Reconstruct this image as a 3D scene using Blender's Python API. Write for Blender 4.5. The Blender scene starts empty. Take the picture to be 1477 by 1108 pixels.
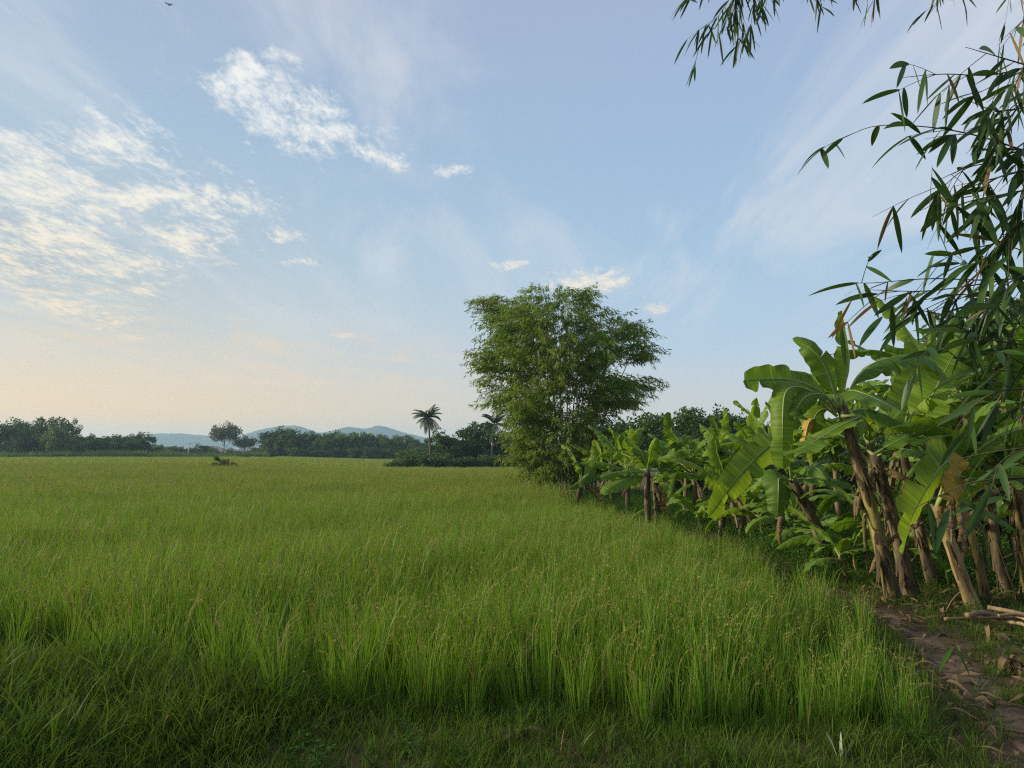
import bpy, math, random
import numpy as np
from mathutils import Vector

rng = np.random.default_rng(7)
random.seed(7)
S = bpy.context.scene
COL = S.collection
R = math.radians
PI = math.pi

# ------------------------------------------------------------------ camera
FPX, CX, CY, HOR = 1024.0, 738.5, 554.0, 652.0
PITCH = math.atan((HOR - CY) / FPX)
EYE = 1.6
cp, sp = math.cos(PITCH), math.sin(PITCH)
cam_d = bpy.data.cameras.new("camera")
cam_d.sensor_fit = 'HORIZONTAL'
cam_d.sensor_width = 36
cam_d.lens = 36 * FPX / 1477
cam_d.clip_start = 0.05
cam_d.clip_end = 20000
cam = bpy.data.objects.new("camera", cam_d)
COL.objects.link(cam)
cam.location = (0, 0, EYE)
cam.rotation_euler = (PI / 2 + PITCH, 0, 0)
S.camera = cam


def at(px, py, Y):
    """the point of the place seen at a photo pixel, Y metres ahead"""
    u, v = (px - CX) / FPX, (CY - py) / FPX
    dy, dz = cp - v * sp, sp + v * cp
    t = Y / dy
    return np.array([u * t, Y, EYE + dz * t])


def lerp(a, b, t):
    return a + (b - a) * t


def sstep(a, b, x):
    t = np.clip((x - a) / (b - a), 0, 1)
    return t * t * (3 - 2 * t)


# ------------------------------------------------------------------ terrain
EDY = [0, 4.6, 6.5, 9.7, 14, 19, 22, 26, 30, 60, 100, 400]
EDX = [2.3, 2.6, 3.0, 3.2, 2.75, 1.6, 0.5, 0.2, 1.6, 3.0, 3.0, 40]
FRX = [-40, -9, -5, -2.4, 0, 2.5, 60]
FRY = [9, 7.6, 6.2, 4.8, 4.2, 4.1, 4.1]


def wob(x, y, f, s=0.0):
    return (np.sin(x * f + 1.3 + s) * np.cos(y * f * 1.13 + .4 - s) + np.sin(x * f * 2.3 - y * f * 1.7 + s * 2.1) * .5
            + np.cos(x * f * 4.1 + y * f * 3.7 + s) * .25) / 1.75


def field_d(x, y):
    e = np.interp(y, EDY, EDX) + wob(y, y * 0, 1.9) * .12
    f = np.interp(x, FRX, FRY) + wob(x, x * 0, 2.3) * .13
    return np.minimum(e - x, y - f)


def ground(x, y):
    x = np.asarray(x, float)
    y = np.asarray(y, float)
    d = field_d(x, y)
    z = -.30 * sstep(0.0, .55, d)
    near = 1 - sstep(12, 40, np.hypot(x, y))
    z = z + near * (.03 * wob(x, y, 1.1) + .012 * wob(x, y, 4.7, 2.0))
    ang = x / np.maximum(y, 1)
    m = sstep(-.36, -.16, ang) * (1 - sstep(.05, .2, ang))
    z = z - m * .75 * sstep(28, 85, y)
    far = sstep(150, 400, y)
    return z * (1 - far) - .4 * far


def gz(x, y):
    return float(ground(x, y))


# ------------------------------------------------------------------ mesh building
class MB:
    def __init__(self):
        self.v, self.f, self.k, self.m, self.n = [], [], [], [], 0

    def add(self, V, F, K=None, mat=0):
        V = np.asarray(V, float).reshape(-1, 3)
        F = np.asarray(F, int).reshape(-1, 4)
        if K is None:
            K = np.zeros((len(V), 3))
        self.v.append(V)
        self.f.append(F + self.n)
        self.k.append(np.asarray(K, float).reshape(-1, 3))
        self.m.append(np.full(len(F), mat, int))
        self.n += len(V)
        return self

    def mesh(self, name, mats, smooth=True):
        V = np.concatenate(self.v)
        F = np.concatenate(self.f)
        K = np.concatenate(self.k)
        M = np.concatenate(self.m)
        me = bpy.data.meshes.new(name)
        me.vertices.add(len(V))
        me.vertices.foreach_set("co", V.astype(np.float32).ravel())
        me.loops.add(F.size)
        me.loops.foreach_set("vertex_index", F.astype(np.int32).ravel())
        me.polygons.add(len(F))
        me.polygons.foreach_set("loop_start", np.arange(0, F.size, 4, dtype=np.int32))
        at_ = me.attributes.new("k", 'FLOAT_VECTOR', 'POINT')
        at_.data.foreach_set("vector", K.astype(np.float32).ravel())
        for m in (mats if isinstance(mats, (list, tuple)) else [mats]):
            me.materials.append(m)
        me.polygons.foreach_set("material_index", M.astype(np.int32))
        me.update(calc_edges=True)
        me.validate()
        me.polygons.foreach_set("use_smooth", np.full(len(me.polygons), smooth, dtype=bool))
        return me

    def build(self, name, mats, parent=None, smooth=True, link=True):
        o = bpy.data.objects.new(name, self.mesh(name, mats, smooth))
        if link:
            COL.objects.link(o)
        if parent is not None:
            o.parent = parent
        return o


def tag(o, label=None, cat=None, group=None, kind=None):
    if label:
        o["label"] = label
    if cat:
        o["category"] = cat
    if group:
        o["group"] = group
    if kind:
        o["kind"] = kind
    return o


def empty(name, loc, label, cat, group=None):
    o = bpy.data.objects.new(name, None)
    COL.objects.link(o)
    o.location = loc
    o.empty_display_size = .2
    return tag(o, label, cat, group)


def copy_tree(o, parent=None):
    c = o.copy()
    COL.objects.link(c)
    c.parent = parent
    for ch in list(o.children):
        copy_tree(ch, c)
    return c


def norm(a):
    return a / np.maximum(np.linalg.norm(a, axis=-1, keepdims=True), 1e-9)


def tube(mb, P, Rr, n=8, mat=0, rnd=0.0, cap=True):
    P = np.asarray(P, float)
    Rr = np.broadcast_to(np.asarray(Rr, float), (len(P),))
    T = norm(np.gradient(P, axis=0))
    ref = np.array([0, 0, 1.0]) if abs(T[:, 2]).mean() < .8 else np.array([1.0, 0, 0])
    A = norm(np.cross(T, ref))
    B = np.cross(T, A)
    th = np.linspace(0, 2 * PI, n, endpoint=False)
    V = P[:, None] + Rr[:, None, None] * (np.cos(th)[None, :, None] * A[:, None] + np.sin(th)[None, :, None] * B[:, None])
    s = len(P)
    i = np.arange(s - 1)[:, None] * n
    j = np.arange(n)[None]
    F = np.stack([i + j, i + (j + 1) % n, i + n + (j + 1) % n, i + n + j], -1).reshape(-1, 4)
    K = np.stack(np.broadcast_arrays(np.linspace(0, 1, s)[:, None], (th / (2 * PI))[None], np.full((1, 1), rnd)), -1)
    mb.add(V.reshape(-1, 3), F, K, mat)
    if cap and n % 2 == 0:
        for o_, rev in ((0, True), ((s - 1) * n, False)):
            fs = []
            for q in range(n // 2 - 1):
                f = [o_ + q, o_ + q + 1, o_ + n - q - 2, o_ + n - q - 1]
                fs.append(f[::-1] if rev else f)
            mb.add(np.zeros((0, 3)), np.array(fs) - mb.n, np.zeros((0, 3)), mat)
    return mb


def ribbons(mb, P, W, SD, mat=0, rnd=None, t0=0.0):
    """P (N,S,3) centre lines, W (N,S) half widths, SD (N,S,3) side vectors"""
    N, s = P.shape[:2]
    L = P + SD * W[..., None]
    Q = P - SD * W[..., None]
    V = np.stack([L, Q], 2).reshape(-1, 3)
    if rnd is None:
        rnd = rng.random(N)
    t = np.linspace(t0, 1, s)
    K = np.stack(np.broadcast_arrays(t[None, :, None], np.array([0, 1.0])[None, None], rnd[:, None, None]), -1)
    b = (np.arange(N) * s * 2)[:, None] + (np.arange(s - 1) * 2)[None]
    F = np.stack([b, b + 1, b + 3, b + 2], -1).reshape(-1, 4)
    mb.add(V, F, K, mat)


def ribbons3(mb, P, W, SD, NR, fold=.25, mat=0, rnd=None):
    N, s = P.shape[:2]
    L = P + SD * W[..., None] + NR * W[..., None] * fold
    Q = P - SD * W[..., None] + NR * W[..., None] * fold
    V = np.stack([L, P, Q], 2).reshape(-1, 3)
    if rnd is None:
        rnd = rng.random(N)
    t = np.linspace(0, 1, s)
    K = np.stack(np.broadcast_arrays(t[None, :, None], np.array([0, .5, 1.0])[None, None], rnd[:, None, None]), -1)
    b = (np.arange(N) * s * 3)[:, None] + (np.arange(s - 1) * 3)[None]
    F = np.concatenate([np.stack([b, b + 1, b + 4, b + 3], -1).reshape(-1, 4), np.stack([b + 1, b + 2, b + 5, b + 4], -1).reshape(-1, 4)])
    mb.add(V, F, K, mat)


def diamonds(mb, C, D, Sd, L, W, mat=0, rnd=None, mid=.45):
    N = len(C)
    if rnd is None:
        rnd = rng.random(N)
    L = np.broadcast_to(L, (N,))[:, None]
    W = np.broadcast_to(W, (N,))[:, None]
    M_ = C + D * L * mid
    V = np.stack([C, M_ + Sd * W * .5, C + D * L, M_ - Sd * W * .5], 1).reshape(-1, 3)
    K = np.stack(np.broadcast_arrays(np.array([0, .5, 1, .5])[None], np.array([.5, 0, .5, 1])[None], rnd[:, None]), -1)
    mb.add(V, np.arange(N * 4).reshape(-1, 4), K, mat)


def rand_dirs(n, r=rng):
    return norm(r.normal(size=(n, 3)))


def catmull(pts, n):
    pts = np.asarray(pts, float)
    if len(pts) == 2:
        return pts[0] + (pts[1] - pts[0]) * np.linspace(0, 1, n)[:, None]
    P = np.vstack([2 * pts[0] - pts[1], pts, 2 * pts[-1] - pts[-2]])
    m = len(pts) - 1
    out = []
    for t in np.linspace(0, m, n):
        i = min(int(t), m - 1)
        u = t - i
        a, b, c, d = P[i], P[i + 1], P[i + 2], P[i + 3]
        out.append(.5 * (2 * b + (c - a) * u + (2 * a - 5 * b + 4 * c - d) * u * u + (3 * b - a - 3 * c + d) * u ** 3))
    out = np.array(out)
    # even arc length
    dl = np.r_[0, np.cumsum(np.linalg.norm(np.diff(out, axis=0), axis=1))]
    q = np.linspace(0, dl[-1], n)
    return np.stack([np.interp(q, dl, out[:, c]) for c in range(3)], -1)


# ------------------------------------------------------------------ materials
def nodes(mat):
    mat.use_nodes = True
    nt = mat.node_tree
    nt.nodes.clear()
    return nt, nt.nodes, nt.links


def N_(nt, typ, **kw):
    n = nt.nodes.new(typ)
    for a, b in kw.items():
        setattr(n, a, b)
    return n


def mixc(nt, fac, a, b, blend='MIX'):
    n = N_(nt, 'ShaderNodeMix', data_type='RGBA', blend_type=blend)
    for sock, val in ((n.inputs[0], fac), (n.inputs[6], a), (n.inputs[7], b)):
        if isinstance(val, bpy.types.NodeSocket):
            nt.links.new(val, sock)
        elif isinstance(val, (int, float)):
            sock.default_value = val
        else:
            sock.default_value = (*val, 1)
    return n.outputs[2]


def math_(nt, op, a, b=None, c=None, clamp=False):
    n = N_(nt, 'ShaderNodeMath', operation=op, use_clamp=clamp)
    for sock, val in zip(n.inputs, (a, b, c)):
        if val is None:
            continue
        if isinstance(val, bpy.types.NodeSocket):
            nt.links.new(val, sock)
        else:
            sock.default_value = val
    return n.outputs[0]


def ramp(nt, fac, stops, interp='LINEAR'):
    n = N_(nt, 'ShaderNodeValToRGB')
    n.color_ramp.interpolation = interp
    while len(n.color_ramp.elements) < len(stops):
        n.color_ramp.elements.new(.5)
    for e, (p, c) in zip(n.color_ramp.elements, stops):
        e.position = p
        e.color = (*c, 1) if len(c) == 3 else c
    nt.links.new(fac, n.inputs[0])
    return n.outputs[0]


def noise(nt, vec, scale, detail=3, rough=.55, dist=0.0):
    n = N_(nt, 'ShaderNodeTexNoise')
    n.inputs['Scale'].default_value = scale
    n.inputs['Detail'].default_value = detail
    n.inputs['Roughness'].default_value = rough
    n.inputs['Distortion'].default_value = dist
    if vec is not None:
        nt.links.new(vec, n.inputs['Vector'])
    return n.outputs['Fac']


def leaf_mat(name, dark, light, tip=None, base=None, trans=.35, rough=.5, spec=.35, vein=0, patch=None, patch_scale=.15, spots=None, tint=(1.25, 1.15, .55)):
    m = bpy.data.materials.new(name)
    nt, nd, lk = nodes(m)
    a = N_(nt, 'ShaderNodeAttribute', attribute_name='k')
    sx = N_(nt, 'ShaderNodeSeparateXYZ')
    lk.new(a.outputs['Vector'], sx.inputs[0])
    oi = N_(nt, 'ShaderNodeObjectInfo')
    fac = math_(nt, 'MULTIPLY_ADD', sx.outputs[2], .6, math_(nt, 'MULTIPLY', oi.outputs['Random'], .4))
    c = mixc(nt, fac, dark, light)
    geo = N_(nt, 'ShaderNodeNewGeometry')
    if patch:
        pf = noise(nt, geo.outputs['Position'], patch_scale, 4, .6)
        pf = ramp(nt, pf, [(.38, (0, 0, 0)), (.66, (1, 1, 1))])
        c = mixc(nt, math_(nt, 'MULTIPLY', pf, .75), c, patch)
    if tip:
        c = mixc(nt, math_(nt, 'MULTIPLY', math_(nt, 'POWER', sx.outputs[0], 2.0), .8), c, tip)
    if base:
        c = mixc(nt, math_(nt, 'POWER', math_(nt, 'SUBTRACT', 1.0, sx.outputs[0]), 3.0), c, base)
    bump_src = None
    if vein:
        w1 = N_(nt, 'ShaderNodeTexNoise', noise_dimensions='1D')
        lk.new(math_(nt, 'MULTIPLY_ADD', sx.outputs[0], vein * .3, math_(nt, 'MULTIPLY', oi.outputs['Random'], 90)), w1.inputs['W'])
        w1.inputs['Scale'].default_value = 1.0
        w1.inputs['Detail'].default_value = 4
        w1.inputs['Roughness'].default_value = .7
        ww = w1.outputs['Fac']
        vn = noise(nt, geo.outputs['Position'], 7.0, 4, .6)
        c = mixc(nt, math_(nt, 'MULTIPLY', ramp(nt, ww, [(.42, (0, 0, 0)), (.68, (1, 1, 1))]), math_(nt, 'MULTIPLY', vn, .8), clamp=True), c, tuple(min(1, q * 1.7 + .01) for q in light))
        # browned, frayed margins
        en = noise(nt, geo.outputs['Position'], 16.0, 5, .7)
        ed = math_(nt, 'MULTIPLY_ADD', sx.outputs[1], 1.0, math_(nt, 'MULTIPLY', en, .9))
        em = N_(nt, 'ShaderNodeMapRange')
        lk.new(ed, em.inputs[0])
        em.inputs[1].default_value = 1.40
        em.inputs[2].default_value = 1.52
        c = mixc(nt, math_(nt, 'MULTIPLY', em.outputs[0], .85), c, (.17, .10, .035))
        bump_src = ww
    if spots:
        sf = noise(nt, geo.outputs['Position'], 9.0, 5, .7)
        sf = ramp(nt, sf, [(.58, (0, 0, 0)), (.72, (1, 1, 1))])
        c = mixc(nt, math_(nt, 'MULTIPLY', sf, .8), c, spots)
    p = N_(nt, 'ShaderNodeBsdfPrincipled')
    lk.new(c, p.inputs['Base Color'])
    p.inputs['Roughness'].default_value = rough
    p.inputs['Specular IOR Level'].default_value = spec
    if bump_src is not None:
        bp = N_(nt, 'ShaderNodeBump')
        bp.inputs['Strength'].default_value = .16
        bp.inputs['Distance'].default_value = .01
        lk.new(bump_src, bp.inputs['Height'])
        lk.new(bp.outputs[0], p.inputs['Normal'])
    out = N_(nt, 'ShaderNodeOutputMaterial')
    if trans > 0:
        t = N_(nt, 'ShaderNodeBsdfTranslucent')
        lk.new(mixc(nt, 1.0, c, tint, 'MULTIPLY'), t.inputs[0])
        mx = N_(nt, 'ShaderNodeMixShader')
        mx.inputs[0].default_value = trans
        lk.new(p.outputs[0], mx.inputs[1])
        lk.new(t.outputs[0], mx.inputs[2])
        lk.new(mx.outputs[0], out.inputs[0])
    else:
        lk.new(p.outputs[0], out.inputs[0])
    return m


def bark_mat(name, c1, c2, c3=None, scale=6.0, stretch=(1, 1, .2), rough=.85, bump=.5, coord='Object'):
    m = bpy.data.materials.new(name)
    nt, nd, lk = nodes(m)
    tc = N_(nt, 'ShaderNodeTexCoord')
    mp = N_(nt, 'ShaderNodeMapping')
    mp.inputs['Scale'].default_value = stretch
    lk.new(tc.outputs[coord], mp.inputs[0])
    f = noise(nt, mp.outputs[0], scale, 6, .65, .4)
    c = ramp(nt, f, [(.36, c1), (.62, c2)])
    if c3:
        f2 = noise(nt, mp.outputs[0], scale * .45, 4, .6)
        c = mixc(nt, ramp(nt, f2, [(.46, (0, 0, 0)), (.56, (1, 1, 1))]), c, c3)
    oi = N_(nt, 'ShaderNodeObjectInfo')
    c = mixc(nt, math_(nt, 'MULTIPLY', oi.outputs['Random'], .35), c, tuple(q * .6 for q in c1))
    p = N_(nt, 'ShaderNodeBsdfPrincipled')
    lk.new(c, p.inputs['Base Color'])
    p.inputs['Roughness'].default_value = rough
    p.inputs['Specular IOR Level'].default_value = .25
    b = N_(nt, 'ShaderNodeBump')
    b.inputs['Strength'].default_value = bump
    b.inputs['Distance'].default_value = .03
    lk.new(f, b.inputs['Height'])
    lk.new(b.outputs[0], p.inputs['Normal'])
    out = N_(nt, 'ShaderNodeOutputMaterial')
    lk.new(p.outputs[0], out.inputs[0])
    return m


def plain_mat(name, col, rough=.7):
    m = bpy.data.materials.new(name)
    nt, nd, lk = nodes(m)
    g = N_(nt, 'ShaderNodeNewGeometry')
    f = noise(nt, g.outputs['Position'], 1.3, 5, .6)
    p = N_(nt, 'ShaderNodeBsdfPrincipled')
    lk.new(mixc(nt, f, tuple(c * .75 for c in col), tuple(min(1, c * 1.15) for c in col)), p.inputs['Base Color'])
    p.inputs['Roughness'].default_value = rough
    out = N_(nt, 'ShaderNodeOutputMaterial')
    lk.new(p.outputs[0], out.inputs[0])
    return m


M = {}
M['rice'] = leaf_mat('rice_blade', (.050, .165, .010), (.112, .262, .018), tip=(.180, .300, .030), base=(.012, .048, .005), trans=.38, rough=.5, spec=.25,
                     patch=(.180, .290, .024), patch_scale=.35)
M['panicle'] = leaf_mat('rice_panicle', (.20, .22, .045), (.33, .30, .085), trans=.25, rough=.6, spec=.2)
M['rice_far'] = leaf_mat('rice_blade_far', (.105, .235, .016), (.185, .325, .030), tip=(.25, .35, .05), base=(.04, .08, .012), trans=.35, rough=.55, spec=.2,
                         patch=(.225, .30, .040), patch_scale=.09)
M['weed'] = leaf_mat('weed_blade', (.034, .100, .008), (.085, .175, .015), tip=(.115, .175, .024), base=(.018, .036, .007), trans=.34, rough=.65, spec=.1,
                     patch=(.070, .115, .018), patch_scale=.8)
M['drygrass'] = leaf_mat('dry_blade', (.13, .095, .045), (.24, .18, .09), trans=.2, rough=.7, spec=.15)
M['herb'] = leaf_mat('herb_leaf', (.028, .080, .008), (.062, .135, .016), trans=.32, rough=.65, spec=.1)
M['banana'] = leaf_mat('banana_leaf', (.090, .180, .012), (.185, .290, .028), trans=.46, rough=.5, spec=.2, vein=150, tint=(1.35, 1.2, .45))
M['banana_dark'] = leaf_mat('banana_leaf_dark', (.060, .140, .014), (.120, .215, .024), trans=.44, rough=.5, spec=.2, vein=140, tint=(1.3, 1.2, .45))
M['banana_old'] = leaf_mat('banana_leaf_yellowed', (.36, .25, .03), (.46, .30, .035), trans=.4, rough=.5, vein=160, spots=(.16, .08, .02))
M['banana_dry'] = leaf_mat('banana_leaf_dry', (.075, .052, .028), (.20, .145, .075), trans=.2, rough=.75, spec=.15, vein=120, spots=(.06, .035, .02))
M['midrib'] = leaf_mat('banana_midrib', (.20, .27, .07), (.33, .38, .13), trans=.1, rough=.4, spec=.4)
M['stem'] = bark_mat('banana_stem', (.022, .014, .008), (.42, .36, .10), (.060, .040, .022), scale=5.5, stretch=(1.6, 1.6, .25), rough=.6, bump=.7)
M['stem_yellow'] = bark_mat('banana_stem_yellow', (.16, .11, .045), (.38, .31, .11), (.26, .23, .085), scale=6, stretch=(1.6, 1.6, .16), rough=.6, bump=.45)
M['stem_brown'] = bark_mat('banana_stem_brown', (.028, .021, .012), (.27, .22, .11), (.080, .064, .034), scale=6, stretch=(1.6, 1.6, .22), rough=.8, bump=.8)
M['sheath'] = leaf_mat('dry_sheath', (.026, .018, .011), (.16, .120, .068), trans=.1, rough=.8, spec=.15, spots=(.05, .03, .02))
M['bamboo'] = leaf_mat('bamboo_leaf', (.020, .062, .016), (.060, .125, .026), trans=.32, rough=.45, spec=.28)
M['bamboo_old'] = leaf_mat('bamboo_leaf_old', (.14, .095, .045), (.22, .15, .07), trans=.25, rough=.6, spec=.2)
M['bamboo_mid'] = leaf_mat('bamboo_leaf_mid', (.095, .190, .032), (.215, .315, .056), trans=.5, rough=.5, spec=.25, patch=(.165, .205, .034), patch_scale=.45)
M['culm'] = bark_mat('bamboo_culm', (.15, .13, .055), (.30, .25, .13), (.12, .13, .05), scale=4, stretch=(1, 1, .5), rough=.55, bump=.15)
M['twig'] = bark_mat('twig', (.05, .045, .025), (.11, .10, .05), scale=8, rough=.7, bump=.2)
M['bark'] = bark_mat('bark', (.07, .055, .04), (.20, .165, .125), scale=5, rough=.9)
M['tree_dark'] = leaf_mat('foliage_dark', (.030, .070, .020), (.068, .122, .030), trans=.3, rough=.6, spec=.2)
M['tree_mid'] = leaf_mat('foliage_mid', (.044, .095, .022), (.092, .158, .034), trans=.32, rough=.6, spec=.2)
M['tree_light'] = leaf_mat('foliage_light', (.085, .130, .026), (.150, .195, .042), trans=.32, rough=.6, spec=.2)
M['tree_grey'] = leaf_mat('foliage_grey', (.060, .090, .036), (.11, .145, .058), trans=.3, rough=.6, spec=.2)
M['palm'] = leaf_mat('palm_frond', (.020, .055, .012), (.050, .100, .022), trans=.25, rough=.6, spec=.12)
M['reed'] = leaf_mat('reed_blade', (.050, .110, .026), (.10, .175, .040), trans=.3, rough=.55, spec=.2)
M['cane'] = bark_mat('dry_cane', (.17, .12, .06), (.38, .28, .15), scale=4, stretch=(1, 1, .4), rough=.6, bump=.25)
M['pale'] = leaf_mat('pale_leaf', (.26, .30, .22), (.40, .44, .34), trans=.2, rough=.5)

# ------------------------------------------------------------------ ground
gm = bpy.data.materials.new('soil_and_field_floor')
nt, nd, lk = nodes(gm)
geo = N_(nt, 'ShaderNodeNewGeometry')
n1 = noise(nt, geo.outputs['Position'], 1.6, 8, .65, .3)
n2 = noise(nt, geo.outputs['Position'], .05, 4, .55)
n3 = noise(nt, geo.outputs['Position'], 14, 6, .7)
a_ = N_(nt, 'ShaderNodeAttribute', attribute_name='k')
sx = N_(nt, 'ShaderNodeSeparateXYZ')
lk.new(a_.outputs['Vector'], sx.inputs[0])
soil = ramp(nt, n1, [(.3, (.040, .025, .013)), (.5, (.095, .060, .033)), (.72, (.16, .105, .060))])
soil = mixc(nt, math_(nt, 'MULTIPLY', n3, .5), soil, (.05, .045, .022))
mud = ramp(nt, n1, [(.3, (.016, .018, .009)), (.7, (.035, .04, .016))])
c = mixc(nt, sx.outputs[0], soil, mud)
fld = ramp(nt, n2, [(.35, (.075, .115, .022)), (.65, (.125, .155, .034))])
c = mixc(nt, sx.outputs[1], c, fld)
p = N_(nt, 'ShaderNodeBsdfPrincipled')
lk.new(c, p.inputs['Base Color'])
p.inputs['Roughness'].default_value = .95
p.inputs['Specular IOR Level'].default_value = .15
b = N_(nt, 'ShaderNodeBump')
b.inputs['Strength'].default_value = .6
b.inputs['Distance'].default_value = .04
lk.new(math_(nt, 'ADD', n1, math_(nt, 'MULTIPLY', n3, .4)), b.inputs['Height'])
lk.new(b.outputs[0], p.inputs['Normal'])
out = N_(nt, 'ShaderNodeOutputMaterial')
lk.new(p.outputs[0], out.inputs[0])

ua = math.asinh(3000 / 2.2)
xs = 2.0 + 2.2 * np.sinh(np.linspace(-ua, ua, 460))
xs = np.clip(xs, -3000, 3000)
ub0, ub1 = -math.asinh(300 / 2.2), math.asinh(3290 / 2.2)
ys = np.clip(6.0 + 2.2 * np.sinh(np.linspace(ub0, ub1, 430)), -300, 3300)
GX, GY = np.meshgrid(xs, ys)
GZ = ground(GX, GY)
V = np.stack([GX, GY, GZ], -1).reshape(-1, 3)
nx, ny = len(xs), len(ys)
ii = (np.arange(ny - 1) * nx)[:, None] + np.arange(nx - 1)[None]
F = np.stack([ii, ii + 1, ii + nx + 1, ii + nx], -1).reshape(-1, 4)
fd = field_d(GX, GY)
K = np.stack([sstep(.1, .6, fd), sstep(25, 60, np.hypot(GX, GY)), fd * 0], -1).reshape(-1, 3)
gr = MB().add(V, F, K).build('ground', gm)
tag(gr, kind='structure')

# dirt path
pm = bpy.data.materials.new('trodden_earth')
nt, nd, lk = nodes(pm)
geo = N_(nt, 'ShaderNodeNewGeometry')
n1 = noise(nt, geo.outputs['Position'], 3.5, 9, .68, .6)
n2 = noise(nt, geo.outputs['Position'], 22, 6, .7)
c = ramp(nt, n1, [(.32, (.052, .033, .017)), (.5, (.125, .082, .045)), (.68, (.21, .148, .090))])
c = mixc(nt, math_(nt, 'MULTIPLY', n2, .45), c, (.05, .035, .022))
p = N_(nt, 'ShaderNodeBsdfPrincipled')
lk.new(c, p.inputs['Base Color'])
p.inputs['Roughness'].default_value = .95
b = N_(nt, 'ShaderNodeBump')
b.inputs['Strength'].default_value = .8
b.inputs['Distance'].default_value = .05
lk.new(math_(nt, 'ADD', n1, math_(nt, 'MULTIPLY', n2, .3)), b.inputs['Height'])
lk.new(b.outputs[0], p.inputs['Normal'])
out = N_(nt, 'ShaderNodeOutputMaterial')
lk.new(p.outputs[0], out.inputs[0])
PATH = catmull([(2.5, 1.5, 0), (2.78, 3.3, 0), (2.98, 4.4, 0), (3.28, 5.4, 0), (3.5, 6.2, 0), (3.62, 7.2, 0), (3.5, 8.4, 0)], 160)


def path_d(x, y):
    d2 = (np.asarray(x)[..., None] - PATH[::3, 0]) ** 2 + (np.asarray(y)[..., None] - PATH[::3, 1]) ** 2
    return np.sqrt(d2.min(-1))


T = norm(np.gradient(PATH, axis=0))
SDp = np.stack([T[:, 1], -T[:, 0], T[:, 2] * 0], -1)
cr = np.linspace(-1, 1, 25)
hw = .16 * (1 - .8 * sstep(95, 150, np.arange(160)))
hwL = hw * (1 + .35 * wob(PATH[:, 1], PATH[:, 1] * 0, 3.3))
hwR = hw * (1.5 + .4 * wob(PATH[:, 1], PATH[:, 1] * 0, 2.6, 1.0))
off = np.where(cr[None] < 0, cr[None] * hwL[:, None], cr[None] * hwR[:, None])
PP = PATH[:, None] + SDp[:, None] * off[..., None]
PP[..., 2] = ground(PP[..., 0], PP[..., 1]) + .018 - .045 * np.abs(cr[None]) ** 4 + .007 * wob(PP[..., 0], PP[..., 1], 7.0) + .005 * wob(PP[..., 0], PP[..., 1], 21.0) - .015 * (1 - cr[None] ** 2)
n_ = 25
ii = (np.arange(159) * n_)[:, None] + np.arange(n_ - 1)[None]
F = np.stack([ii, ii + 1, ii + n_ + 1, ii + n_], -1).reshape(-1, 4)
tag(MB().add(PP.reshape(-1, 3), F).build('path', pm), kind='structure')

# ------------------------------------------------------------------ scattering (ground cover only)
def tuft_collection(name, meshes):
    c = bpy.data.collections.new(name)
    for i, me in enumerate(meshes):
        c.objects.link(bpy.data.objects.new(name + "_tuft", me))
    return c


def scatter(name, pts, rot, scl, idx, coll, category=None):
    me = bpy.data.meshes.new(name)
    me.vertices.add(len(pts))
    me.vertices.foreach_set("co", np.asarray(pts, np.float32).ravel())
    for nm, typ, key, val in (("rot", 'FLOAT_VECTOR', 'vector', rot), ("scl", 'FLOAT_VECTOR', 'vector', scl), ("idx", 'INT', 'value', idx)):
        a = me.attributes.new(nm, typ, 'POINT')
        a.data.foreach_set(key, np.asarray(val, np.int32 if typ == 'INT' else np.float32).ravel())
    o = bpy.data.objects.new(name, me)
    COL.objects.link(o)
    ng = bpy.data.node_groups.new(name + "_scatter", 'GeometryNodeTree')
    ng.interface.new_socket('Geometry', in_out='INPUT', socket_type='NodeSocketGeometry')
    ng.interface.new_socket('Geometry', in_out='OUTPUT', socket_type='NodeSocketGeometry')
    gi = ng.nodes.new('NodeGroupInput')
    go = ng.nodes.new('NodeGroupOutput')
    ci = ng.nodes.new('GeometryNodeCollectionInfo')
    ci.inputs['Collection'].default_value = coll
    ci.inputs['Separate Children'].default_value = True
    ci.inputs['Reset Children'].default_value = True
    ip = ng.nodes.new('GeometryNodeInstanceOnPoints')
    ip.inputs['Pick Instance'].default_value = True
    ng.links.new(gi.outputs[0], ip.inputs['Points'])
    ng.links.new(ci.outputs[0], ip.inputs['Instance'])
    for nm, typ, sock in (("rot", 'FLOAT_VECTOR', 'Rotation'), ("scl", 'FLOAT_VECTOR', 'Scale'), ("idx", 'INT', 'Instance Index')):
        na = ng.nodes.new('GeometryNodeInputNamedAttribute')
        na.data_type = typ
        na.inputs['Name'].default_value = nm
        ng.links.new(na.outputs['Attribute'], ip.inputs[sock])
    ng.links.new(ip.outputs[0], go.inputs[0])
    md = o.modifiers.new('scatter', 'NODES')
    md.node_group = ng
    tag(o, kind='stuff')
    return o


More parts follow.
